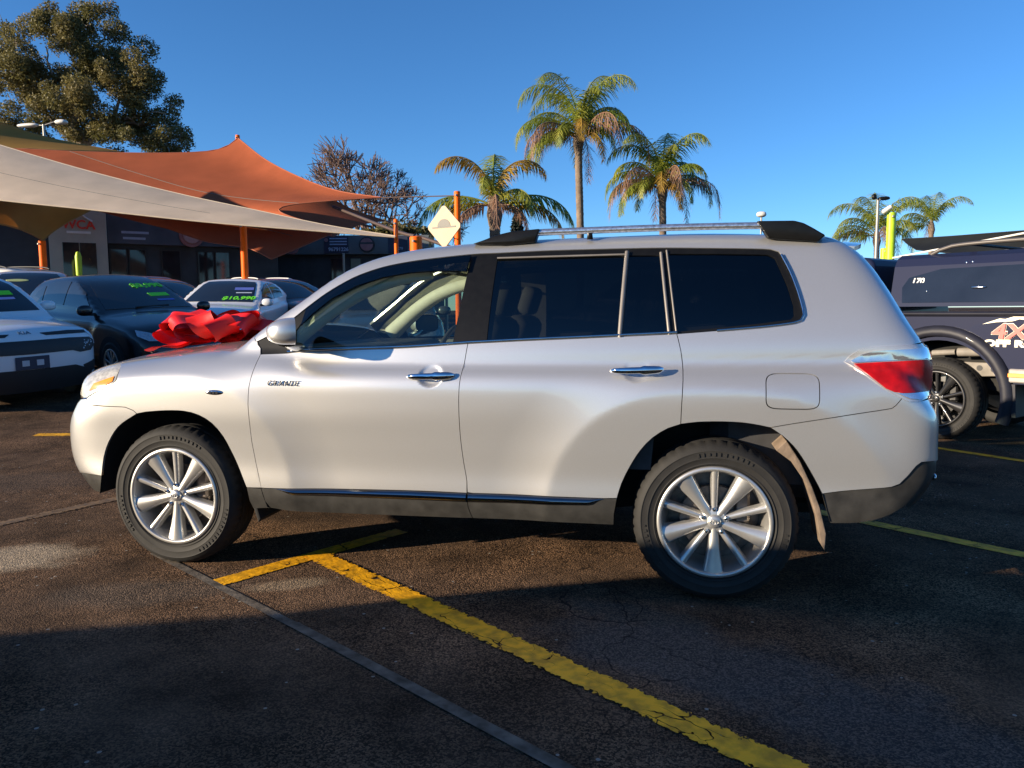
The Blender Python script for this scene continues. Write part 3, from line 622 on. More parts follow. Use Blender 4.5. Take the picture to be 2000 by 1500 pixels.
V,F=tube([(3.05,-.6,0),(3.05,-.6,H(4.28))],.06,10); MB().add(V,F).build("downpipe",mat("pale_pipe",(.40,.36,.30),rough=.6),bm_)
g2=float(gz(-23,39.7))
bw=empty("white_shed",(-24.3,39.5,g2),math.atan2(.6,4),"small white shed with a blue door far behind the sails","building")
V,F=prism([(0,0),(4.6,0),(4.6,3.6),(2.3,4.6),(0,4.1)],0,5,bev=.02); MB().add(V,F,smooth=False).build("wall",WHITEWALL,bw)
bpart(bw,"door",mat("blue_door",(.06,.10,.18),rough=.6),.9,1.7,0,2.9,-.04,.03); bpart(bw,"window",mat("blue_glass",(.06,.12,.2),rough=.1),2.3,3.5,2.2,3.0,-.04,.03)

# ------------------------------------------------------------------ shade sails and their posts
def fabric(name,col,tl=.35):
    m,t,b=nodes_mat(name); N=t.nodes.new; L=t.links.new
    tc=N("ShaderNodeTexCoord"); n=N("ShaderNodeTexNoise"); n.inputs["Scale"].default_value=.9; n.inputs["Detail"].default_value=6; L(tc.outputs["Object"],n.inputs["Vector"])
    r=N("ShaderNodeValToRGB"); e=r.color_ramp.elements; e[0].position=.3;e[1].position=.7; e[0].color=tuple(c*.86 for c in col)+(1,); e[1].color=tuple(min(1,c*1.08) for c in col)+(1,); L(n.outputs["Fac"],r.inputs[0])
    L(r.outputs[0],b.inputs["Base Color"]); b.inputs["Roughness"].default_value=.85; b.inputs["Specular IOR Level"].default_value=.15
    w=N("ShaderNodeTexWave"); w.inputs["Scale"].default_value=22; w.inputs["Distortion"].default_value=.5; L(tc.outputs["Object"],w.inputs["Vector"])
    bp=N("ShaderNodeBump"); bp.inputs["Strength"].default_value=.12; bp.inputs["Distance"].default_value=.01; L(w.outputs["Fac"],bp.inputs["Height"]); L(bp.outputs[0],b.inputs["Normal"])
    ts=N("ShaderNodeBsdfTranslucent"); L(r.outputs[0],ts.inputs[0]); mx=N("ShaderNodeMixShader"); mx.inputs[0].default_value=tl
    out=[x for x in t.nodes if x.type=='OUTPUT_MATERIAL'][0]; L(b.outputs[0],mx.inputs[1]); L(ts.outputs[0],mx.inputs[2]); L(mx.outputs[0],out.inputs[0]); return m
ORANGE=fabric("orange_cloth",(.46,.125,.055)); CREAMC=fabric("cream_cloth",(.70,.57,.43),.25); KHAKI=fabric("khaki_cloth",(.46,.27,.08),.45); BLACKC=fabric("black_cloth",(.012,.014,.016),.1)
CABLE=mat("steel_cable",(.10,.07,.06),rough=.5,metal=.4)
def resamp(e,n):
    P=crom(e,.15) if len(e)>2 else crom(e,.3); s=np.r_[0,np.cumsum(np.linalg.norm(np.diff(P,axis=0),axis=1))]; q=np.linspace(0,s[-1],n)
    return np.stack([np.interp(q,s,P[:,k]) for k in range(3)],1)
def coons(E,nu=40,nv=24):
    a=resamp(E[0],nu); b=resamp(E[1],nv); c=resamp(E[2],nu)[::-1]; d=resamp(E[3],nv)[::-1]
    u=np.linspace(0,1,nu)[:,None,None]; v=np.linspace(0,1,nv)[None,:,None]
    S=(1-v)*a[:,None]+v*c[:,None]+(1-u)*d[None]+u*b[None]-((1-u)*(1-v)*a[0]+u*(1-v)*a[-1]+(1-u)*v*c[0]+u*v*c[-1]); return S
def sail(key,m,label,seams=()):
    S=coons(SAILS[key]); nu,nv=S.shape[:2]; V=S.reshape(-1,3); F=[(i*nv+j,i*nv+j+1,(i+1)*nv+j+1,(i+1)*nv+j) for i in range(nu-1) for j in range(nv-1)]
    b=MB().add(V,F); N=b.N[0]; b.add(V-N*.008,[f[::-1] for f in F])
    o=b.build("shade_sail",m); tag(o,label,"shade sail","shade sails over the car yard")
    for e in SAILS[key]:
        P=resamp(e,30)
        if np.linalg.norm(P[0]-P[-1])<.3: continue
        Vt,Ft=tube(P,.022,6); MB().add(Vt,Ft).build("edge_cable",mat(m.name+"_hem",tuple(c*.7 for c in (m.node_tree.nodes["Color Ramp"].color_ramp.elements[0].color[:3])),rough=.8),o)
    for (u0,v0,u1,v1) in seams:
        P=[];
        for t in np.linspace(0,1,24):
            uu=(u0+(u1-u0)*t)*(nu-1); vv=(v0+(v1-v0)*t)*(nv-1); i,j=int(min(uu,nu-2)),int(min(vv,nv-2)); fu,fv=uu-i,vv-j
            p=S[i,j]*(1-fu)*(1-fv)+S[i+1,j]*fu*(1-fv)+S[i,j+1]*(1-fu)*fv+S[i+1,j+1]*fu*fv; P.append(p)
        for sg in (1,-1):
            pass
        Vt,Ft=tube(P,.014,5); MB().add(Vt,Ft).build("seam",mat("sail_seam",(.10,.09,.08),rough=.8),o)
    return o
sail('orange',ORANGE,"big terracotta shade sail rising to a peaked post",[(0,.5,1,.45)])
sail('orange_low',ORANGE,"small terracotta shade sail seen through the gap under the big one")
sail('orange_back',ORANGE,"dark shaded terracotta sail hanging low beneath the cream sail",[(.1,.4,.9,.4)])
sail('cream',CREAMC,"long cream shade sail tapering to a thin tip",[(.35,.62,1,.5)])
sail('khaki_high',KHAKI,"khaki shade sail sloping down above the terracotta sail")
sail('khaki_low',KHAKI,"khaki shade sail drooping to a point beneath the cream sail")
SAILS['side']=[[(-20.6,13.6,4.4),(-22.4,16.3,4.9),(-24.2,19.0,5.0)],[(-24.2,19.0,5.0),(-24.6,18.8,6.2),(-25.2,18.4,7.6)],[(-25.2,18.4,7.6),(-23.3,15.7,6.9),(-21.6,13.0,6.9)],[(-21.6,13.0,6.9),(-21.1,13.3,5.6),(-20.6,13.6,4.4)]]  # unseen sail, added to block the sun from the low terracotta sail
sail('side',ORANGE,"unseen terracotta sail added to shade the low sail under the cream one")
sail('dark_right',BLACKC,"black shade sail behind the roof racks of the ute")
ORPOST=mat("orange_post_paint",(.92,.13,.0),rough=.55,spec=.2,noise=(4,.12)); GRPOST=mat("lime_post_paint",(.42,.62,.02),rough=.45,noise=(4,.15)); GREYPOLE=mat("galvanised_pole",(.30,.29,.27),rough=.5,metal=.5)
def post(key,r,label,m=ORPOST,rope=None,cap=True,name="sail_post",lean=(0,0)):
    x,y,z=POS[key]; b=float(gz(x,y)); o=empty(name,(x,y,b),0,label,"post","posts holding the sails" if name=="sail_post" else None)
    h=z-b; V,F=lathe([(r*1.6,0),(r*1.6,.03),(r,.05),(r,h*.5),(r,h-.02),(r*.9,h),(0,h+.01)],20,'z'); V[:,0]+=lean[0]*V[:,2]/h; V[:,1]+=lean[1]*V[:,2]/h; MB().add(V,F).build("shaft",m,o)
    if rope is not None:
        for q in rope:
            V,F=tube([np.array((0,0,h-.12)),np.array(q)-np.array((x,y,b))],.018,5); MB().add(V,F).build("cable",CABLE,o)
    V,F=box((0,-r-.03,h-.12),(.05,.10,.06),bev=.01); MB().add(V,F,smooth=False).build("bracket",GREYPOLE,o)
    return o
post('post_a',.10,"orange post in shade standing beside the white sedan")
post('post_b',.088,"tall orange post behind the diamond road sign",rope=[SAILS['orange'][0][-1]])
post('post_c',.15,"thick short orange post beside the diamond road sign")
post('post_d',.055,"orange post holding the thin tip of the cream sail",rope=[SAILS['orange_low'][1][-1],SAILS['cream'][0][0]])
post('post_apex',.085,"orange post at the peak of the big terracotta sail")
post('post_e',.11,"orange post under the drooping khaki sail")
V,F=tube(resamp([(-8.9,20.5,4.9),(-5.2,16.6,3.6),(-4.1,15.6,3.3),(-2.6,14.2,2.8)],20),.05,6); tag(MB().add(V,F).build("sail_cable",CABLE),"thick dark cable sloping down from the orange post past the road sign","cable")

# diamond road-hump sign
sx,sy,sz=POS['sign']; g=float(gz(sx,sy)); sg=empty("road_sign",(sx,sy,g),R(-22),"cream diamond road sign with a black speed-hump symbol","sign")
SIGNF=mat("sign_face",(.42,.29,.175),rough=.55,noise=(6,.08)); SIGNB=mat("sign_black",(.02,.02,.02),rough=.5)
a=.43; q=[]
for cx_,cz_ in ((0,a),(-a,0),(0,-a),(a,0)):
    for t in (-1,1):
        k=.08; dx,dz=(-cz_,cx_) if 1 else 0
        q.append((cx_*(1-k)+t*(-cz_)*k,cz_*(1-k)+t*cx_*k))
V,F=prism(q,-.012,.012,.003); o=MB().add(V+[0,0,sz-g],F,smooth=False).build("plate",SIGNF,sg)
hp=[(-.16*math.cos(t)*-1,.145*math.sin(t)) for t in np.linspace(0,math.pi,17)]; V,F=prism(hp,-.018,-.013); MB().add(V+[0,0,sz-g],F,smooth=False).build("hump_symbol",SIGNB,o)
V,F=box((0,-.0155,sz-g-.012),(.58,.005,.028)); MB().add(V,F,smooth=False).build("hump_line",SIGNB,o)
V,F=tube([(0,.04,0),(0,.04,sz-g+.3)],.03,10); MB().add(V,F).build("pole",GREYPOLE,sg)
# lamp poles
def lamp(key,label,arms,r=.05,m=GREYPOLE,headm=None,name="lamp_post"):
    x,y,z=POS[key]; b=float(gz(x,y)); o=empty(name,(x,y,b),0,label,"lamp post"); h=z-b
    V,F=lathe([(r*1.5,0),(r*1.2,.4),(r,h*.5),(r*.8,h)],12,'z'); MB().add(V,F).build("pole",m,o)
    for (dx,dy,dz,sx_,sy_,sz_) in arms:
        V,F=tube([(0,0,h-.05),(dx*.6,dy*.6,h+dz),(dx,dy,h+dz)],r*.5,6); aa=MB().add(V,F).build("arm",m,o)
        V,F=ellipsoid((dx,dy,h+dz),(sx_,sy_,sz_),12,8,.8); MB().add(V,F).build("lamp_head",headm or mat("lamp_white",(.62,.60,.56),rough=.4),aa)
    return o
lamp('lamp',"grey pole topped by a white round lamp above the roof rail",[(0,0,.02,.19,.19,.11)],.04)
lamp('pole_r',"slim grey pole with dark fitting before the distant palms",[(.3,.1,.12,.3,.15,.1),(-.2,0,.2,.12,.12,.15)],.09,headm=BLACKTRIM)
lamp('twin_lamp',"tall pole with two flat white lamp heads before the gum tree",[(-.95,0,.0,.65,.2,.10),(.9,.2,.12,.35,.2,.12)],.07)
gp=post('green_a',.12,"tall lime green post with a pale camera head",GRPOST,name="lime_post"); V,F=box((-.15,-.1,POS['green_a'][2]-float(gz(*POS['green_a'][:2]))+.08),(.30,.15,.13),rot=Matrix.Rotation(R(-35),3,'Y'),bev=.04); MB().add(V,F).build("camera_head",mat("cam_white",(.7,.66,.58),rough=.5),gp)
post('green_b',.13,"short stout lime green post near the black sail",GRPOST,name="lime_post")
V,F=tube([(8.57,19.62,2.75),(10.5,15.5,3.05),(12.2,11.0,3.6)],.025,5); tag(MB().add(V,F).build("wire",mat("pale_wire",(.7,.68,.62),rough=.6)),"pale wire rising from the lime post above the ute","wire")
x,y,z=POS['bollard_green']; b=float(gz(x,y)); gb=empty("flag_stand",(x,y,b),0,"lime green feather sign standing at the office door","sign"); V,F=lathe([(.06,1.75),(.11,1.85),(.12,2.55),(.07,2.72),(0,2.75)],14,'z'); MB().add(V,F).build("panel",GRPOST,gb); V,F=tube([(0,0,0),(0,0,1.8)],.03,6); MB().add(V,F).build("pole",GREYPOLE,gb)

# ------------------------------------------------------------------ trees
def leafmat(name,c0,c1,tl=.35,scale=.5):
    m,t,b=nodes_mat(name); N=t.nodes.new; L=t.links.new
    tc=N("ShaderNodeTexCoord"); n=N("ShaderNodeTexNoise"); n.inputs["Scale"].default_value=scale; n.inputs["Detail"].default_value=6; L(tc.outputs["Object"],n.inputs["Vector"])
    r=N("ShaderNodeValToRGB"); e=r.color_ramp.elements; e[0].position=.35;e[1].position=.65; e[0].color=c0+(1,); e[1].color=c1+(1,); L(n.outputs["Fac"],r.inputs[0]); L(r.outputs[0],b.inputs["Base Color"]); b.inputs["Roughness"].default_value=.55
    ts=N("ShaderNodeBsdfTranslucent"); L(r.outputs[0],ts.inputs[0]); mx=N("ShaderNodeMixShader"); mx.inputs[0].default_value=tl
    out=[x for x in t.nodes if x.type=='OUTPUT_MATERIAL'][0]; L(b.outputs[0],mx.inputs[1]); L(ts.outputs[0],mx.inputs[2]); L(mx.outputs[0],out.inputs[0]); return m
GUMLEAF=leafmat("gum_leaf",(.10,.10,.03),(.20,.165,.06),.4,.35); PALMG=leafmat("palm_leaf",(.15,.22,.03),(.34,.34,.05),.45,1.2); PALMY=leafmat("palm_leaf_yellow",(.26,.18,.02),(.40,.24,.04),.35,1.2); PALMB=leafmat("palm_leaf_dead",(.20,.11,.07),(.30,.175,.11),.2,1.5); PINE=leafmat("pine_leaf",(.006,.012,.008),(.012,.022,.012),.1,2)
BARK=mat("gum_bark",(.26,.21,.16),rough=.9,noise=(2,.35),bump=(8,.5,.05)); PALMBARK=mat("palm_bark",(.17,.125,.09),rough=.9,noise=(3,.35),bump=(9,.6,.05)); TWIG=mat("bare_twig",(.15,.095,.075),rough=.9,noise=(3,.3))
rng=np.random.default_rng(7)
def leaves(cent,size,aspect,droop=.5,rg=rng):
    """small folded leaf quads at the given points"""
    n=len(cent); a=rg.normal(size=(n,3)); a[:,2]=a[:,2]*.6-droop; a/=np.linalg.norm(a,axis=1,keepdims=True)
    b=np.cross(a,rg.normal(size=(n,3))); b/=np.linalg.norm(b,axis=1,keepdims=True); s=size*rg.uniform(.6,1.4,(n,1)); w=s*aspect
    V=np.stack([cent-a*s*.5,cent+b*w*.5,cent+a*s*.5,cent-b*w*.5],1).reshape(-1,3); F=np.arange(4*n).reshape(-1,4)
    N=np.repeat(np.cross(b,a),4,0)
    return V,F,N
def limb(b,p0,p1,r0,r1,wob=.3,n=7,rg=rng):
    P=[np.array(p0)+(np.array(p1)-np.array(p0))*t+(rg.normal(size=3)*wob*math.sin(math.pi*t) if 0<t<1 else 0) for t in np.linspace(0,1,n)]
    V,F=tube(P,list(np.linspace(r0,r1,n)),7); b.add(V,F); return P
# gum tree
ex,ey,_=POS['euc']; eb=float(gz(ex,ey)); gum=empty("gum_tree",(ex,ey,eb),0,"tall broad gum tree towering behind the shade sails","tree")
k=58/1510.; rt=np.array([.978,.208]); 
def loc(px,py,dd=0): s=(px-170)*k; return np.array([rt[0]*s-.2*dd,rt[1]*s+.98*dd,1.352+(608-py)*k*1.04-eb])
tr=MB(); limb(tr,(0,0,0),loc(165,300),.55,.42,.15); limb(tr,loc(165,300),loc(185,150),.40,.14,.4); limb(tr,loc(165,300),loc(120,190),.28,.12,.4); limb(tr,loc(160,310),loc(60,210,1),.24,.08,.4); limb(tr,loc(170,300),loc(270,210,-1),.24,.08,.4); limb(tr,loc(180,240),loc(300,260,1),.16,.05,.3); limb(tr,loc(185,180),loc(230,90,-1),.14,.05,.3); limb(tr,loc(120,200),loc(90,110,1),.12,.04,.3); limb(tr,loc(240,250),loc(330,240),.10,.04,.3)
tr.build("trunk",BARK,gum)
C=[]
for px,py,r_,nn in ((95,140,92,26),(185,95,72,20),(255,150,62,16),(305,205,48,12),(180,200,95,24),(55,215,75,16),(325,270,42,9),(30,140,60,10),(140,70,50,8),(235,240,70,12),(120,265,70,10),(270,285,60,8),(0,270,60,8)):
    for _ in range(nn):
        v=rng.normal(size=3); v/=np.linalg.norm(v); v*=rng.uniform(.55,1)**.6; C.append((loc(px+v[0]*r_,py-v[1]*r_*.9,v[2]*r_*k),rng.uniform(.55,1.15)))
pts=[]
for c,r_ in C:
    n=int(640*r_*r_)+160; v=rng.normal(size=(n,3)); v/=np.linalg.norm(v,axis=1,keepdims=True); v*=(rng.uniform(.2,1,(n,1))**.5)*r_*np.array([1.05,1.05,.75]); v[:,2]-=.25*np.abs(rng.normal(size=n)); pts.append(c+v)
pts=np.vstack(pts); V,F,N=leaves(pts,.21,.42); tag(MB().add(V,F,N).build("crown",GUMLEAF,gum),kind="stuff")
tw=MB()
for c,r_ in C[::2]:
    limb(tw,c+np.array([0,0,-r_*.8]),c+rng.normal(size=3)*.4,.04,.015,.1,4)
tag(tw.build("twigs",BARK,gum),kind="stuff")
# bare tree
bx_,by_,_=POS['bare']; bb=float(gz(bx_,by_)); bare=empty("bare_tree",(bx_,by_,bb),0,"leafless round-crowned tree behind the tip of the terracotta sail","tree")
bt=MB(); bw_=MB()
def grow(b,p,d,L,r,depth,rg):
    q=p+d*L; m=(p+q)/2+rg.normal(size=3)*L*.08
    V,F=tube([p,m,q],[r,r*.85,r*.7],4 if depth<3 else 6,caps=False); (bt if depth>=4 else bw_).add(V,F)
    if depth==0: return
    for _ in range(3 if depth>2 else 5):
        nd=d+rg.normal(size=3)*.52; nd[2]+=.10; nd/=np.linalg.norm(nd); grow(b,q,nd,L*rg.uniform(.62,.86),r*.66,depth-1,rg)
rg2=np.random.default_rng(3)
grow(None,np.array([0.,0,0]),np.array([.0,0,1.]),3.5,.20,5,rg2)
for dd in ((-.9,.1,.7),(.9,-.2,.7),(-.2,.5,.9),(.3,-.5,.9)):
    d=np.array(dd)/np.linalg.norm(dd); grow(None,np.array([0.,0,3.5]),d,1.9,.14,5,rg2)
bt.build("trunk",TWIG,bare); tag(bw_.build("crown",TWIG,bare),kind="stuff")
# palms
def palm(key,label,fl,fronds,r=.17,seed=1,dead=5,group="queen palms"):
    x,y,z=POS[key]; b=float(gz(x,y)); h=z-b; o=empty("palm_tree",(x,y,b),0,label,"palm tree",group); rg=np.random.default_rng(seed)
    prof=[(r*1.5,0),(r*1.15,.5)]; zz=.7
    while zz<h-.8: prof+=[(r*rg.uniform(.95,1.03),zz),(r*.94,zz+.10)]; zz+=.22
    prof+=[(r*1.05,h-.8),(r*1.45,h-.35),(r*1.0,h+.25),(r*.3,h+.7)]
    V,F=lathe(prof,12,'z'); V[:,0]+=.06*np.sin(V[:,2]*.5); MB().add(V,F).build("trunk",PALMBARK,o)
    def frond(az,el,L,droop,m,hang=.75,dens=46,z0=0.):
        P=[];p=np.array([0.,0,h+z0]);e=el; n=18; hd=np.array([math.cos(az),math.sin(az)])
        for i in range(n+1):
            P.append(p.copy()); t=i/n; e2=e; p=p+np.array([hd[0]*math.cos(e2),hd[1]*math.cos(e2),math.sin(e2)])*L/n; e-=droop/n*(.35+1.6*t)
            e=max(e,-1.5)
        P=np.array(P); b_=MB(); V,F=tube(P,list(np.linspace(.045,.008,n+1)),5); b_.add(V,F)
        s=np.linspace(.16,.995,dens); Q=np.stack([np.interp(s*n,np.arange(n+1),P[:,k]) for k in range(3)],1); T=np.gradient(Q,axis=0); T/=np.linalg.norm(T,axis=1,keepdims=True)
        sd=np.cross(T,[0,0,1.]); sd/=np.maximum(np.linalg.norm(sd,axis=1,keepdims=True),1e-6); VV=[];FF=[];NN=[]
        for i in range(dens):
            ll=L*.20*math.sin(math.pi*min(1,.14+.80*s[i]))**.7*rg.uniform(.8,1.15)
            for sg in (-1,1):
                for lay in ((0,1) if rg.uniform()<.7 else (1,)):
                    d=sd[i]*sg*(1-.55*hang)+T[i]*.45+np.array([0,0,-hang*(1.0 if lay else .35)])+rg.normal(size=3)*.10; d/=np.linalg.norm(d); w=np.cross(d,T[i]); w/=max(np.linalg.norm(w),1e-6); ww=.016+.007*rg.uniform()
                    mid=Q[i]+d*ll*.55; tip=Q[i]+d*ll+np.array([0,0,-.22*ll]); k0=len(VV)
                    VV+=[Q[i]-T[i]*ww,Q[i]+T[i]*ww,mid+T[i]*ww*1.2,mid-T[i]*ww*1.2,tip]; FF+=[(k0,k0+1,k0+2,k0+3),(k0+3,k0+2,k0+4)]; nn=np.cross(T[i],d); NN+=[nn/np.linalg.norm(nn)]*5
        b_.add(VV,FF,NN); b_.build("frond",m,o)
    for i,(az,el,L,dr,c) in enumerate(fronds): frond(R(az),R(el),L*fl,dr,{'g':PALMG,'y':PALMY,'b':PALMB}[c],.85 if c=='b' else .72)
    for i in range(dead):
        frond((i*2.4+seed)%6.28,R(rg.uniform(30,50)),fl*rg.uniform(1.05,1.35),rg.uniform(2.6,3.1),PALMB,.95,30,-.35)
    return o
F1=[(195,84,1.35,2.9,'g'),(60,86,1.4,1.9,'g'),(240,82,1.3,2.4,'g'),(330,80,1.3,2.4,'g'),(150,80,1.3,2.6,'g'),(170,60,1.1,2.9,'g'),(205,38,1.15,2.4,'g'),(160,25,1.1,2.3,'g'),(185,10,1.0,2.1,'g'),(80,82,.95,2.4,'g'),(300,80,.95,2.2,'g'),(20,70,1.0,3.0,'g'),(350,55,.95,2.7,'g'),(5,35,1.15,2.6,'g'),(330,20,.8,2.4,'g'),(280,40,.8,2.7,'y'),(310,5,.8,2.0,'y'),(250,30,.8,2.5,'g'),(100,30,1.0,2.4,'g'),(225,15,1.0,2.3,'g')]
palm('palm_tall',"tallest queen palm with long dead fronds hanging off its trunk",4.0,F1,.20,3,6)
F2=[(az+23 if az<200 else az-10,el,L,dr,c) for az,el,L,dr,c in F1[1:]]
palm('palm_mid',"queen palm beside the tallest one, dead fronds round its stem",3.5,F2,.19,8,7)
F3=[(200,84,1.15,2.5,'y'),(30,84,1.15,2.6,'y'),(100,86,1.2,2.0,'g'),(270,70,.8,2.8,'g'),(185,25,1.2,1.9,'g'),(178,12,1.15,1.9,'y'),(0,22,1.25,1.8,'g'),(10,12,1.2,1.9,'y'),(330,40,.9,2.6,'g'),(90,60,.9,2.4,'g'),(230,0,.9,2.0,'b'),(340,5,.8,2.3,'b')]
palm('palm_short',"short queen palm with yellow fronds behind the road sign",3.1,F3,.22,5,1)
palm('palm_r1',"far queen palm behind the slim grey pole",4.4,F2[:13],.22,11,3)
palm('palm_r2',"farthest small palm above the black sail",4.2,F1[:11],.25,14,1)
px_,py_,pz_=POS['pine']; pb=float(gz(px_,py_)); pn=empty("cypress_tree",(px_,py_,pb),0,"slim dark cypress beyond the short palm","tree"); hh_=pz_-pb
V,F=tube([(0,0,0),(0,0,hh_*.9)],[.15,.04],7); MB().add(V,F).build("trunk",BARK,pn)
n=5200; t=rng.uniform(.1,1,n); rad=.75*np.sqrt(1-t)*(rng.uniform(.3,1,n)**.5)+.05; an=rng.uniform(0,2*math.pi,n); V,F,N=leaves(np.stack([rad*np.cos(an),rad*np.sin(an),t*hh_],1),.28,.35,-.6); tag(MB().add(V,F,N).build("crown",PINE,pn),kind="stuff")
sh=empty("bushy_tree",(-14.2,39.5,float(gz(-14.2,39.5))),0,"low green tree under the bare tree behind the workshop","tree")
V,F=tube([(0,0,0),(.1,0,4.5)],[.2,.1],7); MB().add(V,F).build("trunk",BARK,sh)
v=rng.normal(size=(5200,3)); v/=np.linalg.norm(v,axis=1,keepdims=True); v*=rng.uniform(.2,1,(5200,1))**.5*np.array([2.0,1.6,1.3]); v+=.3*np.sin(v*5); V,F,N=leaves(v+[.6,0,4.4],.30,.4); tag(MB().add(V,F,N).build("crown",GUMLEAF,sh),kind="stuff")
# ------------------------------------------------------------------ the wheel: face at local y=0, outward is -y
def wheel_meshes():
    ty=[(.258,.03),(.262,.012),(.272,.000),(.275,.000),(.277,.004),(.298,-.002),(.300,-.0045),(.303,-.0045),(.305,-.003),(.330,-.003),(.332,-.0055),(.335,-.0055),(.337,-.002),(.346,.002),(.358,.014),(.368,.030),(.3735,.050),(.3735,.070),(.367,.072),(.367,.080),(.3755,.082),(.376,.118),(.369,.120),(.369,.130),(.376,.132),(.3755,.168),(.367,.170),(.367,.178),(.3735,.180),(.372,.200),(.360,.226),(.335,.240),(.30,.243),(.262,.225)]
    n=192; V,F=lathe(ty,n,'y'); k=len(ty)
    for i in range(n):
        for j,dp in ((15,.005),(16,.007),(17,.007)):
            if i%4==0:
                v=V[i*k+j]; r=math.hypot(v[0],v[2]); v[0]*=(r-dp)/r; v[2]*=(r-dp)/r
    for i in range(n):      # raised sidewall ribs / lettering arcs
        for j in ():
            pass
    tyre=MB().add(V,F)
    for a0,nb in ((60,11),(185,9),(300,13)):            # raised blocks of sidewall lettering
        for q in range(nb):
            a=R(a0+q*4.4); wd=.011 if q%3 else .007
            Vb,Fb=box((0,-.0055,0),(wd,.004,.017 if q%4 else .012)); ca,sa=math.cos(a-math.pi/2),math.sin(a-math.pi/2)
            Vb=np.stack([Vb[:,0]*ca-(Vb[:,2]+.318)*sa,Vb[:,1],Vb[:,0]*sa+(Vb[:,2]+.318)*ca],1); tyre.add(Vb,Fb,smooth=False)
    rim=MB()
    V,F=lathe([(.262,.020),(.261,.006),(.257,-.001),(.246,-.003),(.241,.002),(.237,.012),(.236,.022),(.226,.05),(.218,.10),(.212,.17),(.235,.215)],96,'y'); rim.add(V,F)
    for kk in range(10):
        wide=kk%2==0; ang=R(-90+36*kk); rows=[]
        for t in np.linspace(0,1,9):
            r=.034+t*(.243-.034)
            if wide: w=.046+.020*t+.034*max(0,t-.35)**1.2/.65**1.2; face=.026-.019*t**1.4; dep=.045
            else: w=.032+.010*t; face=.030-.020*t**1.4; dep=.042
            s=[(-.5,dep),(-.44,.012),(-.30,.0015),(-.12,0.0 if wide else -.002),(.12,0.0 if wide else -.002),(.30,.0015),(.44,.012),(.5,dep)]
            if wide: s=[(-.5,dep),(-.47,.016),(-.36,.004),(-.08,-.001),(.08,-.001),(.36,.004),(.47,.016),(.5,dep)]
            rows.append([(r,a*w,face+q) for a,q in s])
        V=[];m=8
        for row in rows:
            for r,a,y in row: V.append((r*math.cos(ang)-a*math.sin(ang),y,r*math.sin(ang)+a*math.cos(ang)))
        F=[(i*m+j,(i+1)*m+j,(i+1)*m+j+1,i*m+j+1) for i in range(8) for j in range(7)]
        rim.add(V,[f[::-1] for f in F],smooth=True)
    V,F=lathe([(.0,.026),(.030,.026),(.050,.028),(.062,.036),(.068,.06),(.05,.09)],48,'y'); rim.add(V,F)
    cap=MB(); V,F=lathe([(0,.012),(.018,.013),(.026,.016),(.031,.022),(.032,.03)],32,'y'); cap.add(V,F)
    for a,b,th in ((.019,.011,.0022),(.006,.011,.0018)):
        P=[(a*math.cos(q),.011,b*math.sin(q)) for q in np.linspace(0,2*math.pi,25)]; V,F=tube(P,th,6,caps=False); cap.add(V,F)
    nut=MB(); V,F=lathe([(0,-.010),(.007,-.009),(.0115,-.003),(.0118,.02)],6,'y'); nut.add(V,F,smooth=False)
    V,F=lathe([(.0175,.012),(.0165,.006),(.0145,.010),(.012,.022)],20,'y'); nut.add(V,F)
    disc=MB(); V,F=lathe([(.06,.085),(.155,.085),(.158,.09),(.158,.105),(.06,.105)],48,'y'); disc.add(V,F,smooth=False)
    V,F=box((.125,.10,.06),(.07,.07,.15),bev=.012); disc.add(V,F,smooth=False)
    V,F=lathe([(0.0,.16),(.215,.17)],32,'y'); disc.add(V,F)
    return [(b.mesh(n,m)) for b,n,m in ((rim,"wheel",ALLOY),(tyre,"tyre",RUBBER),(cap,"centre_cap",ALLOY),(nut,"lug_nut",CHROME),(disc,"brake_disc",DISC))]
WHEEL_MESHES=wheel_meshes()
def put_wheel(parent,x,y,z,scale=1.,spin=0.,far=False,meshes=None,nuts=True,prop=None):
    me=meshes or WHEEL_MESHES
    w=bpy.data.objects.new("wheel",me[0]); COL.objects.link(w); w.parent=parent; w.location=(x,y,z)
    w.rotation_euler=(0,spin,math.pi if far else 0); w.scale=(scale,scale*(prop or 1),scale)
    for q,nm in ((1,"tyre"),(2,"centre_cap"),(4,"brake_disc")):
        o=bpy.data.objects.new(nm,me[q]); COL.objects.link(o); o.parent=w
    if nuts:
        for k in range(5):
            a=R(90+72*k); o=bpy.data.objects.new("lug_nut",me[3]); COL.objects.link(o); o.parent=w; o.location=(.057*math.cos(a),.026,.057*math.sin(a))
    return w

# ------------------------------------------------------------------ the silver car
SEAM['bseamr'][-1]=(3.568,.961)
HANDLES=((1.443,1.036),(2.432,1.074))
SUV=Body(SUVP,dimples=[(x,z,.070,.060,.020) for x,z in HANDLES])
suv=empty("parked_suv",(0,0,0),label="large silver station-wagon SUV with chrome handles and a red bow on its bonnet",cat="car")
def sp(k,i0=0,i1=None,step=.03):
    """part of a traced seam as smooth 3-D points on the car's side (either direction)"""
    s=SEAM[k]; n=len(s); i1=n-1 if i1 is None else i1
    q=s[i0:i1+1] if i0<=i1 else s[i1:i0+1][::-1]
    return SUV.side(crom(q,step))
def line(f,pts,step=.04): return f(crom(pts,step))
def J(*a): return np.vstack(a)
def near_far(mb,name,m,parent_near=None,parent_far=None):
    """one mesh, used on the photographed side and mirrored on the other"""
    f=mb.build(name,m,parent_far if parent_far is not None else suv)
    o=flip(mb).build(name,m,parent_near if parent_near is not None else suv)
    return o,f
dimx=[]
for hx,hz in HANDLES:
    for a in np.linspace(-.085,.085,19):
        for b in np.linspace(-.072,.072,17): dimx.append((hx+a,.9,hz+b))
dimx=np.array(dimx)
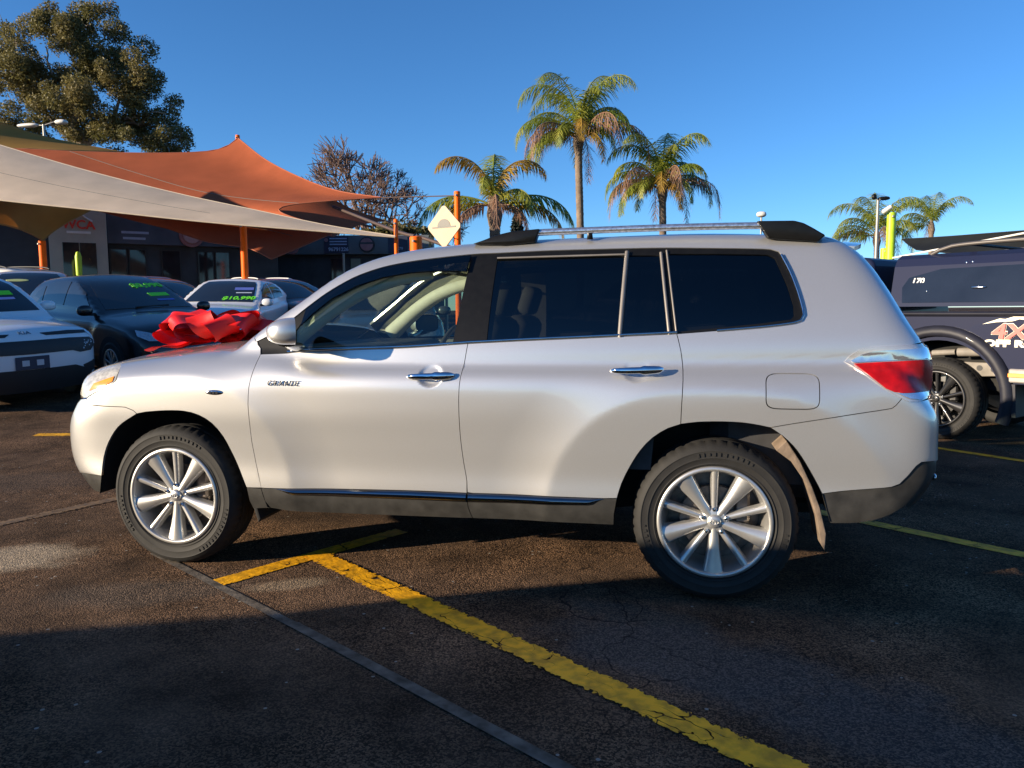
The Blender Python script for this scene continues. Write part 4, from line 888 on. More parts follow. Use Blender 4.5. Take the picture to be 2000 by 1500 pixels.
# doors
fd=near_far(panel(SUV,J(sp('fdf',0,6),SUV.side([(.529,.449)]),sp('cladtop',1,4)[1:],sp('bd',8,0)[1:],sp('belt',5,0)[1:]),(0,1,0),h=.022,extra=dimx),"front_door",PAINT)
rd=near_far(panel(SUV,J(sp('bd',0,8),sp('cladtop',4,7)[1:],sp('rarch',1,7),sp('rdr',5,0)[1:],sp('belt',8,5)[1:]),(0,1,0),h=.022,extra=dimx),"rear_door",PAINT)
near_far(panel(SUV,J(sp('cladtop',1,4),sp('bd',8,11)[1:],sp('cladbot',4,1)[1:],SUV.side([(.548,.38)])),(0,1,-.2),h=.03,off=.004),"cladding",CLAD,fd[0],fd[1])
near_far(panel(SUV,J(sp('bd',8,11),sp('cladbot',4,6)[1:],SUV.side([(2.331,.341),(2.335,.40)]),sp('cladtop',7,4)),(0,1,-.2),h=.03,off=.004),"cladding",CLAD,rd[0],rd[1])
near_far(panel(SUV,J(sp('cladtop',0,1),SUV.side([(.541,.41),(.556,.349)]),sp('cladbot',1,0),SUV.side([(.458,.38)])),(0,1,-.2),h=.03,off=.004),"sill_end",CLAD)
def moulding(a,b,parent):
    """half-round chrome strip along the sill, tapering at the car's ends"""
    T=np.array(SEAM['cladtop']); Bm=np.array(SEAM['mould'])[:-1]; xs=np.linspace(a,b,40)
    zt=np.interp(xs,T[:,0],T[:,1])-.001; zb=np.interp(xs,Bm[:,0],Bm[:,1])
    if a<.7: zb=zt-(zt-zb)*np.clip((xs-a)/.14,.06,1)
    if b>2.2: zb=zt-(zt-zb)*np.clip((b-xs)/.08,.06,1)**.6
    V=[];k=9
    for x,t,q in zip(xs,zt,zb):
        P=SUV.side([(x,t+(q-t)*j/(k-1)) for j in range(k)]); w=abs(t-q)
        for j in range(k): u=j/(k-1); V.append(P[j]+[0,.002+min(.016,w*.5)*math.sin(math.pi*u)**.6,0])
    F=[(i*k+j,i*k+j+1,(i+1)*k+j+1,(i+1)*k+j) for i in range(39) for j in range(k-1)]
    mbm=MB().add(V,F)
    if mbm.N[0][k*20+k//2][1]<0: mbm.N=[-n for n in mbm.N]; mbm.F=[f[::-1] for f in mbm.F]
    near_far(mbm,"sill_moulding",mat("dark_chrome",(.20,.205,.22),rough=.12,metal=1.),*parent)
moulding(.575,1.618,fd); moulding(1.628,2.292,rd)
# fender, bonnet, windscreen
hoodline=[(-.47,.765),(-.38,.775),(-.2,.785),(0,.785),(.2,.78),(.36,.772),(.43,.768)]
WSIDE=[(.74,1.215),(.725,1.26),(.69,1.36),(.655,1.46),(.615,1.56),(.58,1.63)]      # (y,z) edge of windscreen
wsE=SUV.front(crom(WSIDE,.03))
hl_back=sp('hl',0,4)
fend=near_far(panel(SUV,J(hl_back,SUV.top(crom(hoodline[1:],.03)),sp('apseam',0,2),sp('fdf',0,6),SUV.side([(.531,.449)]),sp('cladtop',1,0)[1:],sp('farch',14,6),sp('bseamf',5,1)),(-.12,1,.75),h=.024),"fender",PAINT)
yb=float(SUV.side([(.293,.940)])[0][1]); sb_=near_far(MB().add(*ellipsoid((.293,yb,.940),(.052,.007,.0135),20,10)),"side_badge",CHROME)
for q in (-.022,-.002,.016): near_far(MB().add(*box((.293+q,yb+.0065,.940),(.012,.003,.012)),smooth=False),"badge_mark",BADGE,*sb_)
hl_top=SUV.top([(-.44,.77)])
hood_front=[(-.775,0),(-.765,.2),(-.735,.4),(-.67,.58),(-.57,.70),(-.47,.765)]
both_h=both(panel(SUV,J(SUV.top(crom(hood_front,.04)),SUV.top(crom(hoodline,.04))[1:],SUV.top(crom([(.43,.768),(.37,.5),(.335,.25),(.33,0)],.04))[1:],),(-.35,0,1),h=.035))
hood=both_h.build("bonnet",PAINT,suv)
ws_loop=J(SUV.front(crom([(0,1.22),(.3,1.218),(.6,1.215),(.74,1.215)],.04)),wsE[1:],SUV.front(crom([(.58,1.63),(.45,1.665),(.25,1.69),(0,1.70)],.04))[1:])
both(panel(SUV,ws_loop,(-.75,0,.66),h=.05,off=-.004,lip=0)).build("windscreen",GL_WS,suv)
# body side: A-pillar, cant rail, D-pillar and quarter panel in one pressing
fuel_r=[]
fc=np.array(SEAM['fuel']); cx,cz=fc.mean(0); hw=(fc[:,0].max()-fc[:,0].min())/2; hh=(fc[:,1].max()-fc[:,1].min())/2
for a in np.linspace(0,2*math.pi,49)[:-1]:
    ca,sa=math.cos(a),math.sin(a); e=.38; fuel_r.append((cx+hw*math.copysign(abs(ca)**e,ca),cz+hh*math.copysign(abs(sa)**e,sa)))
fuel3=SUV.side(fuel_r)
ditch=[(1.10,.575),(1.3,.565),(1.7,.56),(2.4,.56),(3.0,.555),(3.28,.55)]
tgE=[(.55,1.665),(.585,1.60),(.63,1.48),(.675,1.34),(.705,1.23),(.715,1.195)]
tgE3=SUV.rear(crom(tgE,.03))
side_loop=J(sp('apseam',0,0) if 0 else SUV.side([SEAM['apseam'][0]]),wsE[1:],SUV.top(crom(ditch,.05))[1:],tgE3,sp('tl',5,0)[1:],SUV.side([SEAM['tl'][12],SEAM['tl'][11],SEAM['tl'][10]]),sp('bseamr',5,0),sp('rarch',12,7)[1:],sp('rdr',5,0)[1:],sp('dlorear',10,0)[1:],sp('dlotop',18,0)[1:],SUV.side([(.485,1.18)]),SUV.side([SEAM['apseam'][1]]))
near_far(panel(SUV,side_loop,(.38,1,.62),h=.028,holes=[fuel3]),"side_panel",PAINT)
near_far(panel(SUV,fuel3,(0,1,0),h=.04,inset=.0025),"fuel_flap",PAINT)
roof_loop=J(SUV.front(crom([(0,1.70),(.25,1.69),(.45,1.665),(.58,1.63)],.04)),SUV.top(crom(ditch,.05))[1:],SUV.top(crom([(3.28,.55),(3.36,.3),(3.38,0)],.04))[1:])
both(panel(SUV,roof_loop,(0,0,1),h=.06)).build("roof",PAINT,suv)
both(panel(SUV,roof_loop,(0,0,1),h=.12,off=-.035,lip=0)).build("headliner",CREAM,suv)
# bumpers
cl=lambda f,y,z0,z1:f([(y,z) for z in np.linspace(z0,z1,8)])
fb_loop=J(sp('bseamf',0,5),sp('farch',5,1)[1:],SUV.front(crom([(.86,.465),(.7,.462),(.4,.46),(0,.46)],.04)),cl(SUV.front,0,.46,.86)[1:],SUV.front(crom([(0,.86),(.4,.86),(.62,.865),(.80,.872)],.04))[1:])
both(panel(SUV,fb_loop,(-1,1,0),h=.03)).build("front_bumper",PAINT,suv)
lv_loop=J(sp('farch',1,0),SUV.front(crom([(.85,.36),(.7,.35),(.4,.345),(0,.345)],.04)),cl(SUV.front,0,.345,.458)[1:],SUV.front(crom([(0,.458),(.4,.458),(.7,.46),(.86,.463)],.04))[1:])
both(panel(SUV,lv_loop,(-1,1,0),h=.04,off=-.004,lip=0,inset=.001)).build("front_valance",CLAD,suv)
gr_loop=J(SUV.front(crom([(0,.865),(.45,.868)],.04)),SUV.front([(.47,.97)]),SUV.front(crom([(.45,.985),(.2,.985),(0,.985)],.04)),cl(SUV.front,0,.985,.865)[1:])
grille=both(panel(SUV,gr_loop,(-1,0,0),h=.05,off=-.02,lip=0)).build("grille",BLACKTRIM,suv)
for z in (.885,.915,.945,.972):
    P=SUV.front([(y,z) for y in np.linspace(0,.455,12)]); P=np.vstack([P[::-1]*[1,-1,1],P[1:]]); V,F=tube(P+np.array([-.002,0,0]),.008,8); MB().add(V,F).build("grille_bar",CHROME,grille)
hlf=J(SUV.side([SEAM['hl'][0]]),hl_back[1:],SUV.top([(-.38,.775),(-.47,.765)]),SUV.top(crom(hood_front[::-1][:4],.04))[1:],SUV.front([(.47,.97),(.455,.868)]),SUV.front(crom([(.455,.868),(.62,.87),(.80,.876)],.04))[1:])
hlight=near_far(panel(SUV,hlf,(-1,1,.5),h=.03,off=.001,inset=.003),"headlight",HEADLENS)
SEAM['amber']=[(a-(.05 if i<2 else .015),b) for i,(a,b) in enumerate(SEAM['amber'])]
near_far(panel(SUV,SUV.side(SEAM['amber']),(-.3,1,0),h=.03,off=.005,inset=0,lip=.004),"indicator_lens",AMBER,*hlight)
rb_loop=J(sp('bseamr',0,5),SUV.side([SEAM['tl'][9],SEAM['tl'][8]]),SUV.rear(crom([(.78,.945),(.70,.953),(.63,.956),(.585,.94),(.3,.935),(0,.935)],.04)),cl(SUV.rear,0,.935,.67)[1:],SUV.rear(crom([(0,.67),(.4,.67),(.8,.675)],.04))[1:],sp('rbl',7,0),sp('rarch',18,12)[1:])
both(panel(SUV,rb_loop,(1,1,0),h=.028)).build("rear_bumper",PAINT,suv)
rl_loop=J(sp('rbl',0,7),SUV.rear(crom([(.8,.672),(.4,.667),(0,.667)],.04)),cl(SUV.rear,0,.667,.42)[1:],SUV.rear(crom([(0,.42),(.4,.42),(.78,.44)],.04))[1:],sp('rdark',3,0),sp('rarch',19,19) if 0 else SUV.side([(3.27,.46)]))
both(panel(SUV,rl_loop,(1,1,-.1),h=.035,off=-.006)).build("rear_valance",CLAD,suv)
rp=SUV.rear([(.80,.60)])[0]; V,F=ellipsoid(rp+[-.012,-.02,0],(.016,.055,.020),14,8); near_far(MB().add(V,F),"rear_reflector",CHROME)
tg_loop=J(SUV.rear(crom([(0,.94),(.3,.94),(.58,.945)],.05)),SUV.rear([(.585,1.17)]),tgE3[::-1],SUV.top(crom([(3.29,.54),(3.365,.3),(3.385,0)],.05)),cl(SUV.rear,0,1.70,.94)[1:])
both(panel(SUV,tg_loop,(1,0,.25),h=.05)).build("tailgate",PAINT,suv)
bl_loop=J(SUV.rear(crom([(0,1.27),(.4,1.27),(.58,1.29)],.05)),SUV.rear(crom([(.58,1.29),(.50,1.6)],.05))[1:],SUV.rear(crom([(.50,1.6),(.25,1.62),(0,1.62)],.05))[1:],cl(SUV.rear,0,1.62,1.27)[1:])
both(panel(SUV,bl_loop,(1,0,.25),h=.06,off=.004,lip=.004)).build("rear_window",GL_DARK,suv)
# roof spoiler over the tailgate
sx=[(3.36,1.697),(3.45,1.697),(3.525,1.690),(3.522,1.668),(3.44,1.652),(3.36,1.66)]
mbs=MB(); V=[];ys=np.linspace(-.56,.56,15)
for y in ys:
    for x,z in sx: V.append((x-.10*abs(y/.56)**3,y,z-.05*(y/.56)**2))
F=[(i*6+j,i*6+(j+1)%6,(i+1)*6+(j+1)%6,(i+1)*6+j) for i in range(14) for j in range(6)]+[tuple(range(6))[::-1],tuple(range(84,90))]
mbs.add(V,[f[::-1] for f in F],smooth=False); mbs.build("roof_spoiler",PAINT,suv)
# tail lights: silver rim, clear band, red lens, clear reversing lens
tl_loop=J(sp('tl',0,5),SUV.rear(crom([(.70,1.19),(.64,1.185),(.60,1.165),(.595,1.08),(.60,.99),(.64,.96),(.74,.952)],.03)),SUV.side([SEAM['tl'][8],SEAM['tl'][9]]),sp('tl',9,12)[1:])
tlight=near_far(panel(SUV,tl_loop,(1,1,.2),h=.03,off=.004,lip=.02,inset=-.0016),"tail_light",mat("lamp_rim",(.55,.52,.50),rough=.2,metal=.6,coat=1.))
def lens(k,wrap,m,nm):
    s=SEAM[k]; lp=J(SUV.side(crom(s[:wrap[0]+1],.03)),SUV.rear(crom(wrap[1],.03)),SUV.side(crom(s[wrap[0]+1:],.03)))
    near_far(panel(SUV,lp,(1,1,.2),h=.03,off=.011,lip=.006,inset=0),nm,m,*tlight)
lens('tlred',(2,[(.72,1.105),(.62,1.105),(.62,.985),(.72,.985)]),REDLENS,"red_lens")
lens('tltop',(4,[(.71,1.175),(.62,1.17),(.62,1.11),(.72,1.11)]),CLEARLENS,"clear_lens")
lens('tlbot',(1,[(.74,.98),(.64,.98),(.65,.965),(.74,.958)]),CLEARLENS,"reversing_lens")
# window frames and panes
def sl(k): return SUV.side(crom(SEAM[k],.04,closed=False))
poly=lambda k:SUV.side(np.vstack([crom([a,b],.04)[:-1] for a,b in zip(SEAM[k],SEAM[k][1:]+SEAM[k][:1])]))
H4=[poly('fgl2'),poly('rgl'),poly('qtl'),poly('qgl')]
dlo=J(sp('belt',0,8),sp('dlorear',10,0)[1:],sp('dlotop',18,0)[1:],SUV.side([(.49,1.17)]))
near_far(panel(SUV,dlo,(0,1,.25),h=.05,off=-.005,holes=H4,inset=-.003,lip=.008,hole_lip=0.),"window_frame",BLACKTRIM)
for lp,nm,m,pr in ((H4[0],"front_window",GL_FRONT,fd),(H4[1],"rear_window_pane",GL_DARK,rd),(H4[2],"quarter_light",GL_DARK,rd),(H4[3],"side_window",GL_DARK,None)):
    near_far(panel(SUV,lp,(0,1,.3),h=.06,off=-.011,inset=-.01,lip=0),nm,m,*(pr or (None,None)))
near_far(panel(SUV,poly('visor'),(0,1,.3),h=.04,off=.014,inset=0,lip=.012),"weather_shield",glass("smoked_plastic",(.10,.085,.11),.08),*fd)
def bead(pts,r,name,m,parent,off=.004,flat=(1,1)):
    P=SUV.side(pts); n=SUV.normal(P); V,F=tube(P+n*off,r,8,flat=flat); return near_far(MB().add(V,F),name,m,*parent)
bead(crom(SEAM['belt'][1:6],.05)-np.array([0,-.006]),.007,"belt_moulding",CHROME,fd)
bead(crom(SEAM['belt'][5:],.05)-np.array([0,-.006]),.007,"belt_moulding",CHROME,rd)
bead(crom(SEAM['dlorear'][::-1][1:-1],.03),.006,"window_moulding",CHROME,(None,None))
GREYTRIM=mat("grey_trim",(.22,.20,.18),rough=.45,metal=.4,noise=(12,.1))
a,b=SEAM['rgl'][1],SEAM['rgl'][2]; c2,d2=SEAM['qtl'][0],SEAM['qtl'][3]
bead(crom([((a[0]+c2[0])/2,a[1]+.015),((b[0]+d2[0])/2,b[1]-.01)],.05),.011,"divider_bar",GREYTRIM,rd,off=0)
bead(crom([(SEAM['qtl'][1][0]+.008,SEAM['qtl'][1][1]+.01),(SEAM['qtl'][2][0]+.008,SEAM['qtl'][2][1]-.01)],.05),.0075,"divider_bar",GREYTRIM,rd,off=0)
bead(crom([(SEAM['qgl'][0][0]-.008,SEAM['qgl'][0][1]+.015),(SEAM['qgl'][-1][0]-.008,SEAM['qgl'][-1][1]-.01)],.05),.005,"divider_bar",GREYTRIM,(None,None),off=0)
bead(crom([SEAM['rgl'][0],SEAM['rgl'][1]],.05)+np.array([0,.004]),.005,"window_seal",GREYTRIM,rd,off=-.002)
# handles
for (hx,hz),pr in zip(HANDLES,(fd,rd)):
    P=[];
    for t in np.linspace(0,1,15):
        x=hx-.118+.236*t; y=SUV.side([(x if abs(x-hx)>.09 else hx-.09,hz)])[0][1]
        P.append((x,max(y,.93)+.004+.026*math.sin(math.pi*t)**.5,hz-.004+.008*t))
    rad=[.010+.004*math.sin(math.pi*t)+(.005 if t>.6 else 0) for t in np.linspace(0,1,15)]
    rad[0]=.005; rad[-1]=.010
    V,F=tube(P,rad,10,flat=(.75,1.15)); near_far(MB().add(V,F),"door_handle",PAINT_F,*pr)
# badge lettering
y0=SUV.side([(.68,.992)])[0][1]
V,F=text_mesh("GRANDE",.046,.0015,shear=.2,bold=-.0004,spacing=1.25); V=V*[.80,1,.84]+[.668,-y0-.006,.990]; MB().add(V,F,smooth=False).build("name_badge",BADGE,suv)
# mirrors (housing truncated at its glass)
MROT=-32; mm=MB(); nu,nv=24,14; V=[];mc=np.array([.785,1.035,1.253])
for j in range(nv+1):
    a=math.pi/2*j/nv                        # 0 = rear rim, pi/2 = nose
    for i in range(nu):
        b=2*math.pi*i/nu; e=.62; cy=math.copysign(abs(math.cos(b))**e,math.cos(b)); cz_=math.copysign(abs(math.sin(b))**e,math.sin(b))
        k=math.cos(a)**.72; V.append(mc+np.array([-.128*math.sin(a)**.9,(.112*cy*k),(.070 if cz_>0 else .062)*cz_*k+.012*math.sin(a)*-.6]))
F=[(j*nu+i,j*nu+(i+1)%nu,(j+1)*nu+(i+1)%nu,(j+1)*nu+i) for j in range(nv) for i in range(nu)]
V=np.array(V); ca_,sa_=math.cos(R(MROT)),math.sin(R(MROT)); q_=V-mc; V=mc+np.stack([q_[:,0]*ca_-q_[:,1]*sa_,q_[:,0]*sa_+q_[:,1]*ca_,q_[:,2]],1); mm.add(V,[f for f in F])
mir=near_far(mm,"door_mirror",PAINT)
V,F=ellipsoid((-.002,0,0),(.006,.104,.062),20,10,.62); V=mc+np.stack([V[:,0]*ca_-V[:,1]*sa_,V[:,0]*sa_+V[:,1]*ca_,V[:,2]],1); near_far(MB().add(V,F),"mirror_glass",BLACKTRIM,*mir)
V,F=tube([mc+[-.05,-.03,-.048],mc+[-.06,-.09,-.07],mc+[-.075,-.145,-.082],mc+[-.08,-.18,-.085]],[.022,.026,.03,.03],10,flat=(1.4,.7)); near_far(MB().add(V,F),"mirror_foot",PAINT,*mir)
V,F=tube([mc+[-.03,.02,-.06],mc+[-.03,-.06,-.066]],[.03,.03],10,flat=(1.6,.45)); near_far(MB().add(V,F),"mirror_underside",BLACKTRIM,*mir)
# roof rails
rail=[(1.80,.600,1.728),(1.92,.600,1.740),(2.174,.600,1.744),(2.488,.600,1.747),(2.792,.598,1.747),(2.99,.595,1.745),(3.06,.594,1.742)]
V,F=tube(crom(rail,.06),.018,10,flat=(1.1,.95)); rr=near_far(MB().add(V,F),"roof_rail",mat("rail_metal",(.70,.71,.74),rough=.25,metal=.9,noise=(60,.35)))
ff=[(1.58,1.690),(1.64,1.708),(1.70,1.730),(1.782,1.747),(1.93,1.757),(1.905,1.69),(1.75,1.675)]
V,F=prism(ff,.572,.628,bev=.007); near_far(MB().add(V,F),"rail_foot",BLACKTRIM,*rr)
rf=[(2.975,1.765),(3.143,1.762),(3.185,1.750),(3.226,1.727),(3.285,1.690),(3.25,1.66),(3.03,1.68)]
V,F=prism(rf,.565,.625,bev=.007); near_far(MB().add(V,F),"rail_foot",BLACKTRIM,*rr)
V,F=prism([(2.17,1.742),(2.19,1.742),(2.195,1.70),(2.165,1.70)],.592,.61); near_far(MB().add(V,F),"rail_post",BLACKTRIM,*rr)
# wheel-arch liners, floor
for k,xc in (('farch',0.),('rarch',2.79)):
    q=crom(SEAM[k],.04); o=np.array([xc,.40]); mbl=MB(); rows=[]
    for y,g in ((.93,1.0),(.90,1.05),(.60,1.05),(.58,.6),(.58,.0)):
        rows.append(np.array([(o[0]+(p[0]-o[0])*g,y,o[1]+(p[1]-o[1])*g) for p in q]))
    n=len(q); V=np.vstack(rows); F=[(i*n+j,i*n+j+1,(i+1)*n+j+1,(i+1)*n+j) for i in range(4) for j in range(n-1)]
    mbl.add(V,F); near_far(mbl,"wheel_arch_liner",LINER)
V,F=box((1.4,0,.50),(1.8,1.72,.30),bev=.05); ub=MB().add(V,F,smooth=False); V,F=box((1.35,0,.42),(3.9,1.1,.16),bev=.03); ub.add(V,F,smooth=False); ub.build("underbody",LINER,suv)
V,F=box((3.15,0,.70),(.75,1.5,.5),bev=.08); MB().add(V,F,smooth=False).build("boot_floor",DARKIN,suv)
V,F=box((-.12,0,.72),(.95,1.1,.45),bev=.08); MB().add(V,F,smooth=False).build("engine_bay",LINER,suv)
# dusty mud flaps
fl=[(3.095,.765),(3.156,.671),(3.21,.556),(3.245,.464),(3.274,.349),(3.270,.272),(3.252,.30),(3.232,.417),(3.180,.578),(3.12,.668),(3.05,.72)]
V,F=prism(fl,.70,.925,bev=.004); near_far(MB().add(V,F),"mud_flap",DUST)
fl2=[(.42,.52),(.455,.40),(.49,.27),(.475,.25),(.44,.36),(.405,.48)]
V,F=prism(fl2,.66,.90,bev=.004); near_far(MB().add(V,F),"mud_flap",LINER)
# wheels
for x in (0.,2.79):
    put_wheel(suv,x,-.932,.376,spin=R(3 if x==0 else 0)); put_wheel(suv,x,.932,.376,spin=R(25),far=True)
# interior
V,F=box((.72,0,1.0),(.62,1.56,.32),bev=.10,seg=3); mbd=MB().add(V,F,smooth=True); V,F=box((1.0,.38,1.07),(.16,.34,.12),bev=.04,seg=2); mbd.add(V,F); mbd.build("dashboard",DARKIN,suv)
sw=MB(); P=[]
for a in np.linspace(0,2*math.pi,33): P.append((1.12+.085*math.sin(a),.38+.185*math.cos(a),1.08+.165*math.sin(a)))
V,F=tube(P,.016,8,caps=False); sw.add(V,F); V,F=ellipsoid((1.10,.38,1.07),(.03,.07,.055),12,8); sw.add(V,F)
for a in (0,math.pi,-math.pi/2):
    V,F=tube([(1.10,.38,1.07),(1.12+.085*math.sin(a),.38+.185*math.cos(a),1.08+.165*math.sin(a))],.014,6); sw.add(V,F)
sw.build("steering_wheel",DARKIN,suv)
def seat(x,y,w=.50,m=CREAM):
    b=MB(); V,F=box((x,y,.70),(.52,w,.20),bev=.07,seg=3); b.add(V,F)
    rot=Matrix.Rotation(R(18),3,'Y'); V,F=box((x+.33,y,1.02),(.17,w,.62),rot=rot,bev=.07,seg=3); b.add(V,F)
    V,F=box((x+.445,y,1.41),(.10,.26,.18),rot=rot,bev=.04,seg=3); b.add(V,F); b.build("seat",m,suv)
seat(1.25,-.37); seat(1.25,.37); seat(2.15,-.37,.52,DARKIN); seat(2.15,.37,.52,DARKIN); seat(2.75,0,1.0,DARKIN)
V,F=box((.97,0,1.545),(.05,.24,.075),bev=.02,seg=2); MB().add(V,F).build("rear_view_mirror",DARKIN,suv)
V,F=box((1.17,.36,1.60),(.20,.36,.018),rot=Matrix.Rotation(R(14),3,'Y'),bev=.006); MB().add(V,F,smooth=False).build("sun_visor",DARKIN,suv)
PP=SUV.side(crom([(.60,1.21),(.72,1.31),(.86,1.415),(1.02,1.505),(1.20,1.565),(1.36,1.59)],.05)); V,F=tube(PP-SUV.normal(PP)*.075,list(np.linspace(.065,.040,len(PP))),14,flat=(.9,.9)); near_far(MB().add(V,F),"pillar_trim",CREAM)
pt=[(.48,1.21),(.62,1.18),(.76,1.30),(.98,1.455),(1.2,1.56),(1.4,1.615),(1.2,1.645),(.95,1.575),(.72,1.43),(.55,1.29)]
near_far(panel(SUV,SUV.side(np.vstack([crom([a,b],.05)[:-1] for a,b in zip(pt,pt[1:]+pt[:1])])),(0,1,.3),h=.06,off=-.03,inset=0,lip=.0),"pillar_trim",CREAM)
bp=[(1.53,.70),(1.70,.70),(1.72,1.2),(1.75,1.63),(1.58,1.62),(1.55,1.2)]
near_far(panel(SUV,SUV.side(np.vstack([crom([a,b],.05)[:-1] for a,b in zip(bp,bp[1:]+bp[:1])])),(0,1,.3),h=.06,off=-.05,inset=0,lip=.0),"pillar_trim",CREAM)
dp=[(.60,.60),(2.5,.60),(2.55,1.18),(.62,1.12)]
near_far(panel(SUV,SUV.side(np.vstack([crom([a,b],.05)[:-1] for a,b in zip(dp,dp[1:]+dp[:1])])),(0,1,.3),h=.10,off=-.06,inset=0,lip=.0),"door_lining",DARKIN)

# ------------------------------------------------------------------ other parked vehicles
HATCH=dict(Th=[(-1.1,.70),(-.9,.77),(-.7,.83),(-.4,.90),(-.1,.945),(.2,.98),(.5,1.0),(.9,1.0),(4.5,.98)],
 xf=[(.15,-.78),(.3,-.85),(.45,-.89),(.6,-.88),(.75,-.82),(.9,-.72),(1.,-.70)],
 xw=[(.85,.05),(1.0,.40),(1.1,.64),(1.2,.88),(1.3,1.12),(1.4,1.40),(1.5,1.9)],
 Tr=[(.6,1.22),(1.0,1.40),(1.4,1.465),(1.8,1.485),(2.2,1.475),(2.7,1.435),(3.2,1.37)],
 xt=[(.8,3.42),(1.0,3.36),(1.15,3.22),(1.3,3.04),(1.42,2.88)],
 xr=[(.15,3.3),(.3,3.38),(.5,3.45),(.7,3.46),(.85,3.43),(1.0,3.36)],
 W=[(.15,.79),(.25,.84),(.4,.868),(.55,.872),(.7,.88),(.82,.882),(.9,.868),(.97,.84),(1.05,.80),(1.3,.70)],
 Wg=[(.2,.6),(.7,.76),(.85,.80),(.95,.80),(1.1,.755),(1.25,.69),(1.4,.61),(1.5,.55)])
SEDAN=dict(HATCH); SEDAN.update(Th=[(-1.1,.70),(-.9,.77),(-.7,.83),(-.4,.90),(-.1,.945),(.2,.98),(.5,1.0),(.9,1.0),(2.6,1.02),(3.3,1.03),(3.75,1.0)],
 xt=[(.9,3.5),(1.02,3.15),(1.15,2.92),(1.3,2.62),(1.42,2.36)],Tr=[(.6,1.22),(1.0,1.40),(1.4,1.445),(1.8,1.455),(2.2,1.43),(2.7,1.36),(3.2,1.25)],
 xr=[(.15,3.5),(.3,3.60),(.5,3.68),(.7,3.70),(.85,3.70),(1.0,3.66)])
KSUV=dict(SUVP); KSUV.update(Th=[(-1.1,.97),(-.9,1.0),(-.7,1.045),(-.4,1.09),(-.1,1.125),(.2,1.15),(.5,1.165),(.9,1.16),(4.5,1.16)],
 xf=[(.15,-.76),(.3,-.84),(.45,-.89),(.6,-.91),(.75,-.91),(.9,-.88),(1.0,-.83)])
def carpaint(name,c,metal=.0,rough=.35): return mat(name,c,rough=rough,metal=metal,coat=1.,coat_rough=.05,noise=(300,.05))
WINGL=mat("dark_car_glass",(.012,.014,.016),rough=.04,spec=.7,noise=(2,.2)); LAMPGL=mat("car_lamp",(.45,.48,.52),rough=.1,metal=.6,coat=1.,noise=(30,.2)); WLED=mat("white_lamp_strip",(.55,.6,.66),rough=.2,coat=1.)
STICK=mat("lime_sticker",(.16,.75,.02),rough=.5); STICKB=mat("blue_sticker",(.10,.14,.45),rough=.5); STICKW=mat("pale_sticker",(.5,.55,.6),rough=.5); PLATE=mat("number_plate",(.03,.035,.06),rough=.5); PLATEW=mat("plate_white",(.5,.5,.52),rough=.5)
LOWP=mat("lower_black_plastic",(.02,.02,.021),rough=.6)
def shell(B,xa,xb,zc=.60,ns=64,nc=22,na=44,zmin=.25):
    """whole closed body by casting rays outward from the car's spine"""
    rows=[]; ph=np.linspace(0.02,math.pi-.0,na)
    def row(o,psi,sgn):
        d=np.stack([np.full(na,sgn*math.sin(psi)),math.cos(psi)*np.sin(ph),-math.cos(psi)*np.cos(ph)],1); rows.append((np.repeat([o],na,0),d))
    for psi in np.linspace(math.pi/2-.02,.06,nc): row((xa,0,zc),psi,-1)
    for x in np.linspace(xa,xb,ns): row((x,0,zc),0,1)
    for psi in np.linspace(.06,math.pi/2-.02,nc): row((xb,0,zc),psi,1)
    O=np.concatenate([r[0] for r in rows]); D=np.concatenate([r[1] for r in rows]); m=len(rows)
    a=np.zeros(len(O)); b=np.full(len(O),1.9)
    tf=np.where(D[:,2]<-1e-3,(-.15-O[:,2])/np.minimum(D[:,2],-1e-3),9.); b=np.minimum(b,tf)
    f=B.F(*(O+b[:,None]*D).T); flo=f<0
    for _ in range(24):
        mm=(a+b)/2; P=O+mm[:,None]*D; g=B.F(P[:,0],P[:,1],P[:,2])>0; b=np.where(g&~flo,mm,b); a=np.where(g&~flo,a,mm)
    P=O+b[:,None]*D; N=B.normal(P); F=[(i*na+j,(i+1)*na+j,(i+1)*na+j+1,i*na+j+1) for i in range(m-1) for j in range(na-1)]
    c=np.cross(P[F[len(F)//2][1]]-P[F[len(F)//2][0]],P[F[len(F)//2][3]]-P[F[len(F)//2][0]])
    if np.dot(c,N[F[len(F)//2][0]])<0: F=[q[::-1] for q in F]
    bm=bmesh.new(); vs=[bm.verts.new(p) for p in P]
    for q in F: bm.faces.new([vs[i] for i in q])
    bmesh.ops.bisect_plane(bm,geom=bm.verts[:]+bm.edges[:]+bm.faces[:],plane_co=(0,0,zmin),plane_no=(0,0,1),clear_inner=True)
    bm.verts.index_update(); P=np.array([v.co[:] for v in bm.verts]); F=[[v.index for v in f.verts] for f in bm.faces]; bm.free(); N=B.normal(P)
    return both(MB().add(P,F,N))
def seg(pts,step=.06,closed=True): return np.vstack([crom([a,b],step)[:-1] for a,b in zip(pts,pts[1:]+pts[:1])])
def pair(mb,name,m,parent): mb.build(name,m,parent); return flip(mb).build(name,m,parent)
def fpan(B,pts,name,m,parent,off=.008,h=.05,d=(-1,.35,.15)):
    mb=panel(B,B.front(seg(pts)),d,h=h,off=off,inset=0,lip=off+.004)
    return both(mb).build(name,m,parent) if min(p[0] for p in pts)==0 else pair(mb,name,m,parent)
